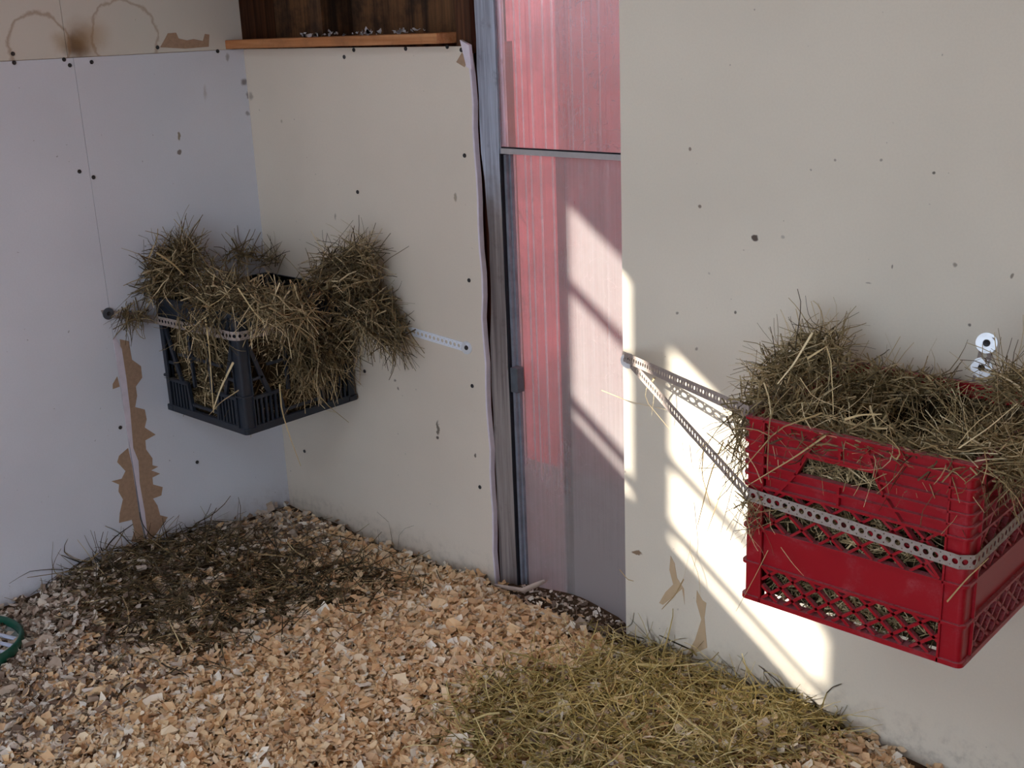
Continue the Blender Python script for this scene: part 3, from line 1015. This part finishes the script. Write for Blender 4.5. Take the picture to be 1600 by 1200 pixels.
def lattice(mb, u0, u1, v0, v1, n, T, w=0.0042, d0=-0.010, d=0.007):
    """crossed diagonal bars clipped to the opening"""
    Wd, Hd = u1 - u0, v1 - v0
    pitch = Wd / n
    run = Hd * 1.25
    for i in range(-8, n + 8):
        for sgn in (1, -1):
            a = u0 + i * pitch
            p, q = ((a, v0), (a + run, v1)) if sgn > 0 else ((a + run, v0), (a, v1))
            # clip in u
            def cl(p, q):
                (x1, y1), (x2, y2) = p, q
                t0, t1 = 0.0, 1.0
                dx = x2 - x1
                for lo, s in ((u0, 1), (u1, -1)):
                    a0, a1 = s * (x1 - lo), s * (x2 - lo)
                    if a0 < 0 and a1 < 0:
                        return None
                    if a0 < 0:
                        t0 = max(t0, a0 / (a0 - a1))
                    elif a1 < 0:
                        t1 = min(t1, a0 / (a0 - a1))
                if t1 - t0 < 0.05:
                    return None
                return (x1 + dx * t0, y1 + (y2 - y1) * t0), (x1 + dx * t1, y1 + (y2 - y1) * t1)
            r = cl(p, q)
            if r:
                mb.bar(r[0], r[1], w, d, T, d0)


# --- red milk crate
RW, RH = 0.330, 0.282
red = empty('milk_crate', (1.5853, -0.3466, 0.4292))
tag(red, 'dusty red plastic milk crate full of hay strapped to the right panel', 'crate')
rib_v = [0.2795, 0.263, 0.2465, 0.230, 0.2135, 0.197, 0.1805]
crate_frame(RW, RH, [(v, 0.0035) for v in rib_v] + [(0.1155, 0.0045), (0.0590, 0.0045), (0.0035, 0.007)], 0.034, red, mat_red)
PW = 0.034
HA = [(0.083, 0.2115), (0.212, 0.2115), (0.196, 0.2425), (0.099, 0.2425)]       # hand hole
for fi, T in enumerate(side_faces(RW, red)):
    sp = MB()
    d0, d1 = -0.011, -0.008
    # skin of the ribbed upper part, cut round the hand hole
    sp.prism([(PW, 0.1800), (HA[0][0], HA[0][1]), (HA[3][0], HA[3][1]), (HA[3][0], RH), (PW, RH)], d0, d1, T)
    sp.prism([(HA[2][0], HA[2][1]), (HA[1][0], HA[1][1]), (RW - PW, 0.1800), (RW - PW, RH), (HA[2][0], RH)], d0, d1, T)
    sp.prism([(HA[3][0], HA[3][1]), (HA[2][0], HA[2][1]), (HA[2][0], RH), (HA[3][0], RH)], d0, d1, T)
    sp.prism([(PW, 0.1800), (RW - PW, 0.1800), (HA[1][0], HA[1][1]), (HA[0][0], HA[0][1])], d0, d1, T)
    for v in rib_v:
        if HA[0][1] - 0.001 < v < HA[3][1]:
            t = (v - HA[0][1]) / (HA[3][1] - HA[0][1])
            ul, ur = HA[0][0] + t * (HA[3][0] - HA[0][0]), HA[1][0] + t * (HA[2][0] - HA[1][0])
            spans = [(PW - 0.002, ul), (ur, RW - PW + 0.002)]
        else:
            spans = [(PW - 0.002, RW - PW + 0.002)]
        for a, b in spans:
            sp.prism([(a, v - 0.00175), (b, v - 0.00175), (b, v + 0.00175), (a, v + 0.00175)], d1, -0.0005, T)
    # raised lip round the hole and the slanted struts
    for a, b in zip(HA, HA[1:] + HA[:1]):
        sp.bar(a, b, 0.0035, 0.0105, T, d0)
    for a, b in (((0.083, 0.2115), (0.058, 0.1800)), ((0.099, 0.2425), (0.112, 0.272)), ((0.212, 0.2115), (0.238, 0.1800)), ((0.196, 0.2425), (0.184, 0.272)),
                 ((0.1475, 0.2425), (0.1475, 0.264)), ((0.1475, 0.1800), (0.1475, 0.2115))):
        sp.bar(a, b, 0.0035, 0.0100, T, d0)
    side = sp.build('side_panel', mat_red, red)
    # plain band with its two flanges
    bd = MB().prism([(PW - 0.002, 0.060), (RW - PW + 0.002, 0.060), (RW - PW + 0.002, 0.1155), (PW - 0.002, 0.1155)], -0.009, -0.006, T)
    for v in (0.1155, 0.0590):
        bd.prism([(PW - 0.002, v - 0.002), (RW - PW + 0.002, v - 0.002), (RW - PW + 0.002, v + 0.002), (PW - 0.002, v + 0.002)], -0.012, -0.0005, T)
    bd.prism([(PW - 0.002, 0.0), (RW - PW + 0.002, 0.0), (RW - PW + 0.002, 0.0075), (PW - 0.002, 0.0075)], -0.012, -0.0005, T)
    bd.build('band', mat_red, side)
    lt = MB()
    lattice(lt, PW, RW - PW, 0.0075, 0.058, 7, T)
    lt.build('lattice', mat_red, side)
    lt = MB()
    lattice(lt, PW, RW - PW, 0.117, 0.180, 6, T, 0.0036)
    for a, b in (((0.238, 0.180), (0.292, 0.118)), ((0.058, 0.180), (0.040, 0.160))):
        lt.bar(a, b, 0.004, 0.009, T, -0.011)
    lt.build('lattice', mat_red, side)
bs = MB()
X0, Y0, Z0 = red.location
for i in range(15):
    a = 0.012 + i * 0.0215
    bs.box(X0 + a, X0 + a + 0.005, Y0 + 0.010, Y0 + RW - 0.010, Z0 + 0.002, Z0 + 0.007)
    bs.box(X0 + 0.010, X0 + RW - 0.010, Y0 + a, Y0 + a + 0.005, Z0 + 0.0022, Z0 + 0.0072)
bs.build('base_grid', mat_red, red)

# --- black crate in the corner
BW, BH = 0.3226, 0.2735
blk = empty('milk_crate', (0.004, -BW - 0.003, 0.4068))
tag(blk, 'black plastic milk crate full of hay strapped into the wall corner', 'crate')
crate_frame(BW, BH, [(0.268, 0.008), (0.214, 0.004), (0.085, 0.004), (0.006, 0.012)], 0.030, blk, mat_black)
for fi, T in enumerate(side_faces(BW, blk)):
    sp = MB()
    a, b = 0.028, BW - 0.028
    sp.prism([(a, 0.212), (b, 0.212), (b, BH), (a, BH)], -0.010, -0.005, T)
    sp.prism([(a, 0.262), (b, 0.262), (b, 0.272), (a, 0.272)], -0.010, -0.0006, T)
    side = sp.build('side_panel', mat_black, blk)
    MB().prism([(a, 0.0), (b, 0.0), (b, 0.016), (a, 0.016)], -0.010, -0.0006, T).build('bottom_rail', mat_black, side)
    br = MB()
    # slanted braces, centre uprights, a low arch and the corner slots
    m = BW / 2
    for s in (-1, 1):
        e = m + s * (m - 0.030)
        br.bar((e, 0.200), (m + s * 0.085, 0.075), 0.010, 0.006, T, -0.010)
        br.bar((m + s * 0.035, 0.212), (m + s * 0.035, 0.075), 0.007, 0.006, T, -0.010)
        br.bar((e, 0.120), (m + s * 0.100, 0.120), 0.006, 0.006, T, -0.010)
        br.bar((e, 0.078), (m + s * 0.062, 0.078), 0.007, 0.008, T, -0.010)
        br.bar((m + s * 0.062, 0.080), (m + s * 0.052, 0.014), 0.007, 0.008, T, -0.010)
        for k in range(6):
            u = e - s * (0.008 + k * 0.0125)
            br.bar((u, 0.014), (u, 0.078), 0.0048, 0.007, T, -0.010)
    br.bar((m - 0.054, 0.030), (m + 0.054, 0.030), 0.006, 0.006, T, -0.010)
    br.bar((m - 0.085, 0.145), (m + 0.085, 0.145), 0.006, 0.006, T, -0.010)
    br.build('brace_grid', mat_black, side)
bs = MB()
X0, Y0, Z0 = blk.location
for i in range(15):
    a = 0.012 + i * 0.0209
    bs.box(X0 + a, X0 + a + 0.006, Y0 + 0.009, Y0 + BW - 0.009, Z0 + 0.002, Z0 + 0.007)
    bs.box(X0 + 0.009, X0 + BW - 0.009, Y0 + a, Y0 + a + 0.006, Z0 + 0.0022, Z0 + 0.0072)
bs.build('base_grid', mat_black, blk)

# ------------------------------------------------------------------ perforated straps
PITCH_S, SW = 0.0127, 0.0195


def strap_cell():
    p, h = PITCH_S, SW / 2
    vs_ = []
    ed = []

    def loop(pts):
        o = len(vs_)
        vs_.extend(Vector(q) for q in pts)
        ed.extend((o + i, o + (i + 1) % len(pts)) for i in range(len(pts)))
    loop([(-0.13 * p, -h), (0.37 * p, -h), (0.87 * p, -h), (0.87 * p, h), (0.37 * p, h), (-0.13 * p, h)])
    holes = [((0.5 * p, 0.0), 0.0040, 14), ((0.0, 0.0062), 0.0010, 6), ((0.0, -0.0062), 0.0010, 6)]
    for (cx, cy), r, n in holes:
        loop([(cx + r * math.cos(2 * math.pi * i / n), cy + r * math.sin(2 * math.pi * i / n)) for i in range(n)])
    res = geometry.delaunay_2d_cdt(vs_, ed, [], 0, 1e-7)
    V2, F2 = res[0], res[2]
    out = []
    for f in F2:
        c = sum((V2[i] for i in f), Vector((0, 0))) / len(f)
        if any((c - Vector(h_[0])).length < h_[1] * 0.97 for h_ in holes):
            continue
        out.append(tuple(f))
    return [(v.x, v.y) for v in V2], out


CELL_V, CELL_F = strap_cell()


def strap_band(name, path, wid, mat, root):
    """perforated band along a polyline; wid = width direction at every path point"""
    path = [Vector(p) for p in path]
    wid = [Vector(w).normalized() for w in wid]
    seg = [(path[i + 1] - path[i]).length for i in range(len(path) - 1)]
    cum = [0]
    for s in seg:
        cum.append(cum[-1] + s)

    def at(s):
        s = min(max(s, 0.0), cum[-1] - 1e-6)
        i = max(j for j in range(len(seg)) if cum[j] <= s)
        t = (s - cum[i]) / seg[i]
        return path[i].lerp(path[i + 1], t), wid[i].lerp(wid[i + 1], t)
    mb = MB()
    for c in range(int(cum[-1] / PITCH_S)):
        vv = []
        for x, y in CELL_V:
            p, w = at(c * PITCH_S + x + 0.13 * PITCH_S)
            vv.append(p + w * y)
        mb.add(vv, CELL_F)
    o = mb.build(name, mat, root)
    md = o.modifiers.new('thickness', 'SOLIDIFY')
    md.thickness = 0.0009
    md.offset = 0
    return o


def washer(p, n, root, r=0.0148, hole=0.0042, stand=0.0012, tilt=(0, 0, 0), mat=None):
    n = (Vector(n) + Vector(tilt)).normalized()
    p = Vector(p)
    w = MB().lathe([(hole, stand), (r, stand), (r, stand + 0.0016), (hole, stand + 0.0016)], p, n, 32).build('washer', mat or mat_washer, root)
    MB().lathe([(0.0008, stand + 0.0019), (0.0018, stand + 0.0028), (0.0044, stand + 0.0034), (0.0052, stand + 0.0022), (0.0035, -0.002), (0.0008, -0.002)], p, n, 14, False).build('screw', mat_screw, w)
    return w


zz = (0, 0, 1)
# strap round the black crate
s1 = empty('perforated_strap', (0.0, -0.437, 0.662))
tag(s1, 'perforated metal strap holding the black crate into the corner', 'strap')
e = 0.0022
x1 = 0.004 + BW
bz = [0.662, 0.628, 0.632, 0.628, 0.611, 0.591]
strap_band('band', [(e, -0.450, 0.663), (e, -0.437, 0.662), (0.010, -0.3280, 0.6260), (x1 - 0.01, -0.3285, 0.6320), (x1 + 0.003, -0.3190, 0.6320), (x1 + 0.003, -0.028, 0.6180)],
           [(0, -0.3, 1), (0, -0.3, 1), zz, zz, zz, zz], mat_strap_old, s1)
strap_band('band', [(x1 + 0.003, -0.028, 0.6180), (x1 + 0.008, -0.005, 0.6150), (x1 + 0.03, -0.0018, 0.6130), (0.705, -0.0018, 0.5905)],
           [zz, zz, zz, zz], mat_strap, s1)['label'] = 'clean length of strap along the back wall, sky sheen in its colour'
washer((0.0, -0.437, 0.662), (1, 0, 0), s1, 0.0135, stand=0.003, mat=mat_track_dark)
washer((0.696, 0.0, 0.591), (0, -1, 0), s1, 0.0140, tilt=(0.15, 0, 0.1))

# lower and upper straps of the red crate, one assembly fixed by the same washer
cx0, cy0 = 1.5853, -0.3466
s2 = empty('perforated_strap', (1.129, 0.0, 0.635))
tag(s2, 'perforated metal strap looped round the front of the red crate', 'strap')
A = Vector((1.129, -0.004, 0.632))
B = Vector((cx0 - 0.003, cy0 + 0.008, 0.597))
d = (B - A).normalized()
wA = (Vector(zz) - d * d.z).normalized()
strap_band('band', [A, B, (cx0 + 0.010, cy0 - 0.0028, 0.5965), (1.903, cy0 - 0.0028, 0.5800), (cx0 + RW + 0.003, cy0 + 0.010, 0.5795), (cx0 + RW + 0.003, cy0 + 0.27, 0.5900), (2.10, -0.003, 0.600)],
           [wA, zz, zz, zz, zz, zz, zz], mat_strap_old, s2)
s3 = empty('perforated_strap', (1.129, 0.0, 0.639))
tag(s3, 'perforated metal strap running over the top of the red crate', 'strap')
A3 = Vector((1.115, -0.006, 0.642))
B3 = Vector((cx0 + 0.004, cy0 + 0.006, 0.7150))
C3 = Vector((cx0 + 0.006, -0.014, 0.7080))
D3 = Vector((cx0 + 0.020, -0.006, 0.6990))
E3 = Vector((1.772, -0.006, 0.6990))
strap_band('band', [A3, B3, C3, D3, E3, (1.7835, -0.003, 0.726), (1.791, -0.003, 0.787)],
           [(0.05, 0, 1), (0.2, -0.1, 1), (0.2, 0, 1), (0, 0, 1), (0.3, 0, 1), (1, 0, -0.1), (1, 0, -0.15)], mat_strap_old, s3)
washer((1.129, -0.0045, 0.635), (0, -1, 0), s3, 0.0150, stand=0.003, tilt=(0.2, 0, 0.1))
washer((1.7885, -0.003, 0.770), (0, -1, 0), s3, 0.0155, hole=0.0055, tilt=(0.15, 0, 0.15))
washer((1.7840, -0.003, 0.731), (0, -1, 0), s3, 0.0155, hole=0.0038, tilt=(0.15, 0, 0.15))


# ------------------------------------------------------------------ hay in the crates
def tuft(c, rad, n, Lr, Rr, bias=(0, 0, 0), spread=1.0, curl=0.9, droop=0.4):
    c, rad = np.array(c), np.array(rad)
    u = unit(rng.normal(size=(n, 3))) * (rng.random((n, 1)) ** 0.5)
    P0 = c + u * rad
    D = rng.normal(size=(n, 3)) * spread * np.array([1, 1, 0.6])
    D = D - 0.7 * (D * u).sum(-1, keepdims=True) * u + np.array(bias) + u * 0.12
    L = rng.uniform(*Lr, n)
    P0 = P0 - unit(D) * (L * 0.4)[:, None]
    return strands(P0, D, L, rng.uniform(*Rr, n), 7, curl, droop)


def boxed(g_, lo, hi):
    """keep stems inside the crate walls"""
    return np.clip(g_[0], np.array(lo), np.array(hi)), g_[1], g_[2]


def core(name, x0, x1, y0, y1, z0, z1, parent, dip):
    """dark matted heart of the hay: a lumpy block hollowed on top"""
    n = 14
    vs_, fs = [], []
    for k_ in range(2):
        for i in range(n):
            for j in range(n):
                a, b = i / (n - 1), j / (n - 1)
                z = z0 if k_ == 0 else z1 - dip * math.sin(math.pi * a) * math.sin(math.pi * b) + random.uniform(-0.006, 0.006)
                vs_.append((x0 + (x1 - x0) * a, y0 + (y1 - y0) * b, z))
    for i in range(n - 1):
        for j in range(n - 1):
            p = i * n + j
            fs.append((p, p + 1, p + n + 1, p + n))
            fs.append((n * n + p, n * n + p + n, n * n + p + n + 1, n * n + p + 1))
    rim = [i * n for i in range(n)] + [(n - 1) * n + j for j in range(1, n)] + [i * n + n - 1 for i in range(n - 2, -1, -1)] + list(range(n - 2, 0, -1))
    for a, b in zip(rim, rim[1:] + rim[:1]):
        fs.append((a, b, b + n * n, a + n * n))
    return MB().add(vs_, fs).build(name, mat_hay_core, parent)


def fixed(points, r, n=1, jit=0.0):
    """single measured stalks"""
    pts = np.array(points, float)
    t = np.linspace(0, len(pts) - 1, 8)
    i = np.minimum(t.astype(int), len(pts) - 2)
    f = (t - i)[:, None]
    p = pts[i] * (1 - f) + pts[i + 1] * f
    return p[None], np.array([r]), 0.5


BX, BY = 0.004, -BW - 0.003
bz0, bzt = 0.4068, 0.4068 + BH
R1 = (0.0009, 0.0024)
Pf = lambda pix, y: [hit(u, v, 1, y) for u, v in pix]
Px = lambda pix, x: [hit(u, v, 0, x) for u, v in pix]
G = []
# body of hay inside, hollow towards the back
G.append(tuft((BX + 0.16, BY + 0.15, bz0 + 0.10), (0.14, 0.13, 0.09), 650, (0.06, 0.16), R1))
BLO, BHI = (BX + 0.012, BY + 0.0125, bz0 + 0.008), (BX + BW - 0.0125, BY + BW - 0.012, bzt + 0.2)
for fx, fy, rx_, ry_ in ((0.16, 0.024, 0.14, 0.010), (0.298, 0.16, 0.010, 0.14)):
    G.append(boxed(tuft((BX + fx, BY + fy, bz0 + 0.07), (rx_, ry_, 0.06), 420, (0.03, 0.10), R1, droop=0), BLO, BHI))
    G.append(boxed(tuft((BX + fx, BY + fy, bz0 + 0.17), (rx_, ry_, 0.05), 260, (0.04, 0.12), R1, droop=0), BLO, BHI))
lt_ = Px([(272, 412)], 0.045)[0]
G.append(tuft(lt_, (0.045, 0.07, 0.04), 330, (0.06, 0.14), R1, (0, 0, 0.15)))
G.append(tuft(Px([(285, 385)], 0.04)[0], (0.025, 0.035, 0.035), 110, (0.05, 0.12), R1, (0, 0, 0.9), 0.6))
G.append(tuft(Px([(255, 445)], 0.03)[0], (0.03, 0.06, 0.025), 150, (0.06, 0.14), R1, (0, -0.1, 0)))
G.append(tuft(Pf([(385, 462)], BY + 0.04)[0], (0.10, 0.04, 0.022), 300, (0.06, 0.16), R1, (0.2, 0, -0.05), droop=0.7))
G.append(tuft(Pf([(450, 478)], BY + 0.06)[0], (0.06, 0.06, 0.035), 300, (0.06, 0.16), R1, (0.1, -0.1, -0.2), droop=0.9))
G.append(tuft(Pf([(535, 425)], -0.10)[0], (0.06, 0.07, 0.05), 460, (0.06, 0.15), R1, (0.05, 0, 0.2)))
G.append(tuft(Pf([(560, 395)], -0.07)[0], (0.04, 0.04, 0.03), 120, (0.06, 0.13), R1, (0.1, 0, 0.8), 0.7))
G.append(tuft(Pf([(575, 480)], -0.07)[0], (0.05, 0.06, 0.045), 380, (0.06, 0.16), R1, (0.2, 0, -0.2), droop=0.8))
G.append(tuft(Pf([(610, 515)], -0.05)[0], (0.035, 0.04, 0.03), 150, (0.05, 0.14), R1, (0.4, 0, -0.4), droop=1.0))
G.append(tuft(Pf([(330, 470)], BY + 0.01)[0], (0.07, 0.025, 0.015), 150, (0.06, 0.15), R1, (0.3, -0.1, -0.2), 0.8, droop=0.9))
G.append(tuft(Pf([(345, 440)], BY + 0.08)[0], (0.07, 0.04, 0.02), 150, (0.06, 0.15), R1, (0.3, 0, 0)))
G.append(tuft(Px([(505, 525)], BX + BW + 0.012)[0], (0.018, 0.12, 0.045), 360, (0.06, 0.17), R1, (0.05, 0, -0.5), 0.9, droop=0.8))
G.append(tuft(Px([(500, 575)], BX + BW + 0.010)[0], (0.012, 0.10, 0.045), 190, (0.05, 0.14), R1, (0, 0, -0.9), 0.6, droop=0.8))
G.append(tuft((BX + 0.20, BY - 0.012, bzt - 0.06), (0.11, 0.010, 0.05), 80, (0.05, 0.14), R1, (0, 0, -0.8), 0.5, droop=0.8))
G.append(tuft(Px([(375, 395)], 0.03)[0], (0.02, 0.05, 0.015), 60, (0.04, 0.10), R1, (0, 0, 0.5)))
G.append(tuft(Px([(420, 400)], 0.06)[0], (0.03, 0.03, 0.015), 40, (0.04, 0.09), R1, (0, 0, 0.5)))
G.append(tuft(Px([(205, 495)], 0.02)[0], (0.012, 0.035, 0.025), 50, (0.04, 0.10), R1, (0, -0.3, -0.3), 0.6))
Pf = lambda pix, y: [hit(u, v, 1, y) for u, v in pix]
Px = lambda pix, x: [hit(u, v, 0, x) for u, v in pix]
yf = BY - 0.014
FX = []
xf = BX + BW + 0.014
for pix, r in (([(321, 495), (327, 540), (331, 600), (334, 645)], 0.0030), ([(364, 566), (345, 605), (333, 640)], 0.0032), ([(372, 610), (345, 628), (327, 648)], 0.0032),
               ([(245, 395), (270, 412), (288, 430)], 0.0036), ([(372, 450), (395, 485), (412, 505)], 0.0020), ([(325, 480), (345, 468), (372, 440)], 0.0018)):
    FX.append(fixed(Pf(pix, yf), r))
for pix, r in (([(437, 600), (440, 640), (452, 680), (470, 728)], 0.0038), ([(440, 505), (470, 555), (500, 563), (525, 556)], 0.0022), ([(488, 520), (487, 600), (508, 630), (545, 660)], 0.0024),
               ([(482, 510), (505, 530), (523, 555), (526, 590), (517, 625)], 0.0024), ([(533, 385), (555, 420), (580, 470)], 0.0022), ([(540, 500), (570, 505), (595, 515)], 0.0036),
               ([(493, 415), (470, 440), (466, 455)], 0.0026), ([(560, 505), (563, 540), (562, 600)], 0.0018)):
    FX.append(fixed(Px(pix, xf), r))
V1, Q1 = strand_mesh(G, in_room)
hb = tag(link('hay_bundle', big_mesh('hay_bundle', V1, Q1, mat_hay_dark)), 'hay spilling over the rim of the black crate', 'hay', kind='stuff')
V1, Q1 = strand_mesh(FX, in_room)
link('long_stalks', big_mesh('long_stalks', V1, Q1, mat_straw), hb)['label'] = 'thick pale straw stalks'
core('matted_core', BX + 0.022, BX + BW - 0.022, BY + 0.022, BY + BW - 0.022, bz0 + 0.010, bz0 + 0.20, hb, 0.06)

# red crate
RX, RY = cx0, cy0
rz0, rzt = 0.4292, 0.4292 + RH
R2 = (0.0007, 0.0017)
G = []
LO, HI = (RX + 0.0135, RY + 0.0135, rz0 + 0.008), (RX + RW - 0.0135, RY + RW - 0.0135, rzt + 0.2)
for fx, fy, rx_, ry_ in ((0.165, 0.026, 0.14, 0.010), (0.304, 0.165, 0.010, 0.14)):
    for zc, rz_, n_, L_ in ((0.035, 0.030, 1000, (0.02, 0.07)), (0.15, 0.035, 750, (0.03, 0.09)), (0.225, 0.025, 380, (0.04, 0.10))):
        G.append(boxed(tuft((RX + fx, RY + fy, rz0 + zc), (rx_, ry_, rz_), n_, L_, R2, droop=0), LO, HI))
G.append(boxed(tuft((RX + 0.165, RY + 0.165, rz0 + 0.21), (0.13, 0.13, 0.035), 520, (0.04, 0.12), R2), LO, HI))
G.append(tuft(Pf([(1235, 590)], RY + 0.20)[0], (0.055, 0.07, 0.035), 520, (0.04, 0.13), R2, (0, 0, 0.1)))
G.append(tuft(Pf([(1270, 545)], RY + 0.24)[0], (0.05, 0.04, 0.025), 230, (0.04, 0.11), R2, (0.1, 0, 0.2)))
G.append(tuft(Pf([(1290, 525)], RY + 0.24)[0], (0.03, 0.03, 0.02), 60, (0.04, 0.10), R2, (0, 0, 0.6)))
G.append(boxed(tuft((RX + 0.06, RY + 0.26, rzt - 0.02), (0.06, 0.05, 0.03), 350, (0.04, 0.12), R2), LO, HI))
G.append(boxed(tuft((RX + 0.03, RY + 0.15, rzt - 0.02), (0.02, 0.11, 0.03), 300, (0.04, 0.12), R2), LO, HI))
G.append(tuft((RX + 0.008, RY + 0.07, rzt + 0.0), (0.030, 0.07, 0.025), 260, (0.05, 0.13), R2, (-0.1, 0, -0.05), droop=0.7))
G.append(tuft((RX + 0.165, RY + 0.030, rzt - 0.012), (0.15, 0.020, 0.010), 320, (0.05, 0.15), R2, (0.5, 0, 0.0), 0.8, droop=0.1))
G.append(tuft((RX + 0.12, RY + 0.285, rzt - 0.006), (0.10, 0.022, 0.012), 230, (0.05, 0.13), R2, (0.5, 0, 0.05), 0.8, droop=0.2))
G.append(tuft((RX + 0.305, RY + 0.09, rzt - 0.002), (0.05, 0.09, 0.030), 560, (0.05, 0.15), R2, (0.1, 0, 0.1)))
G.append(tuft(Pf([(1585, 600)], RY + 0.15)[0], (0.03, 0.05, 0.02), 160, (0.05, 0.13), R2, (0.1, 0, 0.3)))
G.append(tuft((RX + 0.35, RY + 0.12, rzt - 0.02), (0.02, 0.09, 0.03), 110, (0.05, 0.14), R2, (0.2, 0, -0.5), droop=1.0))
G.append(tuft((RX - 0.02, RY + 0.03, rzt - 0.05), (0.016, 0.03, 0.05), 70, (0.05, 0.13), R2, (-0.1, 0, -0.8), 0.6, droop=0.8))
G.append(tuft((RX + 0.02, RY - 0.006, rz0 + 0.145), (0.02, 0.006, 0.04), 60, (0.03, 0.09), (0.0005, 0.0011), (0, 0, -0.4), 0.6))
yf = RY - 0.010
FX = []
for pix, r in (([(1262, 560), (1297, 538), (1302, 630), (1302, 647)], 0.0022), ([(1250, 590), (1270, 620), (1330, 645)], 0.0016), ([(1270, 520), (1240, 570), (1215, 600)], 0.0020),
               ([(1390, 706), (1400, 720), (1408, 706), (1395, 690), (1380, 678)], 0.0022), ([(1320, 655), (1345, 648), (1378, 647)], 0.0022),
               ([(1290, 680), (1240, 715), (1165, 760)], 0.0018), ([(1285, 645), (1215, 670), (1150, 745)], 0.0016), ([(1190, 755), (1180, 730), (1160, 700)], 0.0016),
               ([(1480, 940), (1510, 905), (1545, 872)], 0.0018), ([(1538, 705), (1543, 728), (1535, 755)], 0.0018), ([(1498, 700), (1545, 668), (1590, 630)], 0.0020),
               ([(1220, 855), (1238, 880), (1256, 900)], 0.0010), ([(1200, 860), (1180, 900), (1150, 955)], 0.0010)):
    FX.append(fixed(Pf(pix, yf), r))
yw = -0.03
for pix, r in (([(940, 610), (985, 628), (1040, 640)], 0.0010), ([(1024, 590), (1010, 605), (1008, 625), (1025, 645), (1047, 672)], 0.0016), ([(1020, 590), (1022, 620), (1018, 650)], 0.0011),
               ([(1130, 690), (1110, 740), (1090, 820)], 0.0020), ([(1160, 740), (1130, 760), (1105, 830)], 0.0018), ([(1100, 690), (1096, 740), (1110, 790)], 0.0015),
               ([(1066, 690), (1070, 725), (1088, 748)], 0.0010), ([(1090, 690), (1082, 720), (1080, 735)], 0.0010), ([(1150, 690), (1180, 715), (1165, 780), (1140, 830)], 0.0012),
               ([(1068, 905), (1055, 930), (1034, 952)], 0.0022), ([(1073, 780), (1080, 850), (1068, 905)], 0.0009), ([(1078, 862), (1092, 900), (1094, 930)], 0.0009),
               ([(968, 890), (980, 905), (990, 908)], 0.0018), ([(1290, 520), (1282, 480), (1266, 466), (1276, 500)], 0.0012)):
    FX.append(fixed(Pf(pix, yw if r > 0.001 else -0.01), r))
V1, Q1 = strand_mesh(G, in_room)
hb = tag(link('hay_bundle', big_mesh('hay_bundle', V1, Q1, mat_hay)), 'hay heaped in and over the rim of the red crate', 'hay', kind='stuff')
V1, Q1 = strand_mesh(FX, in_room)
link('long_stalks', big_mesh('long_stalks', V1, Q1, mat_straw), hb)['label'] = 'thick pale straw stalks'
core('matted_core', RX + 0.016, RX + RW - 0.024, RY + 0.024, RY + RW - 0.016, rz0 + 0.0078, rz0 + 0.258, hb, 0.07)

# ------------------------------------------------------------------ small things
# round green rimmed slotted dish lying by the left wall
gc = (0.126, -0.925, float(floor_h(np.array(0.126), np.array(-0.925))) + 0.012)
gd = empty('slatted_dish', gc)
tag(gd, 'round green rimmed dish with pale slats lying by the left wall', 'dish')
RR = 0.117
prof = [(RR + 0.006 * math.cos(t), 0.011 + 0.012 * math.sin(t)) for t in np.linspace(0, 2 * math.pi, 10, endpoint=False)]
MB().lathe(prof, gc, (0, 0, 1), 56).build('rim', mat_green, gd, smooth=True)
MB().lathe([(RR - 0.006, 0.006), (RR - 0.018, 0.005), (RR - 0.018, 0.002), (RR - 0.006, 0.003)], gc, (0, 0, 1), 48).build('inner_band', mat_greyband, gd)
for i in range(7):
    off = -0.075 + i * 0.025
    half = math.sqrt((RR - 0.012) ** 2 - off ** 2)
    ang = math.radians(18)
    ca, sa = math.cos(ang), math.sin(ang)
    def T(a, b, c, ca=ca, sa=sa):
        return (gc[0] + a * ca - b * sa, gc[1] + a * sa + b * ca, gc[2] + c)
    MB().box(-half, half, off - 0.0045, off + 0.0045, 0.0052, 0.0095, T).build('slat', mat_slat, gd, 0.0015)

# curled strip of paper on the sill
pc = hit(840, 916, 1, -0.01)
V1, Q1 = [], []
rag = MB()
ctr = [hit(778, 918, 1, -0.02), hit(800, 922, 1, -0.02), hit(822, 925, 1, -0.02), hit(840, 917, 1, -0.015), hit(855, 908, 1, -0.01)]
wid = [0.020, 0.024, 0.020, 0.018, 0.010]
vs_, fs = [], []
for i, (p, w) in enumerate(zip(ctr, wid)):
    for j in range(5):
        t = j / 4 - 0.5
        vs_.append((p[0], p[1] - t * w * 1.2 - 0.004, p[2] + abs(t) ** 2 * w * 1.8 + t * w * 0.6))
for i in range(4):
    for j in range(4):
        a = i * 5 + j
        fs.append((a, a + 1, a + 6, a + 5))
rag.add(vs_, fs)
ro = rag.build('paper_scrap', plain('pale_paper', srgb(196, 178, 166), 0.8, 0.2, 0.2), smooth=True)
ro.modifiers.new('thickness', 'SOLIDIFY').thickness = 0.0012
tag(ro, 'curled pale paper scrap at the foot of the grey post', 'paper scrap')

# feathers and dust on the ledge
Pn = np.stack([rng.uniform(0.22, 0.62, 60), rng.uniform(-0.045, 0.06, 60), np.full(60, J + 0.0225)], -1)
V1, Q1 = flakes(Pn, 0.014, 0.006, 0.5)
V1[:, 1] += 0.001
tag(link('ledge_debris', big_mesh('ledge_debris', V1, Q1, plain('down_fluff', srgb(196, 190, 190), 0.9, 0.1, 0.5, 60))),
    'pale fluff and shavings lying on the pine ledge', 'debris', kind='stuff')
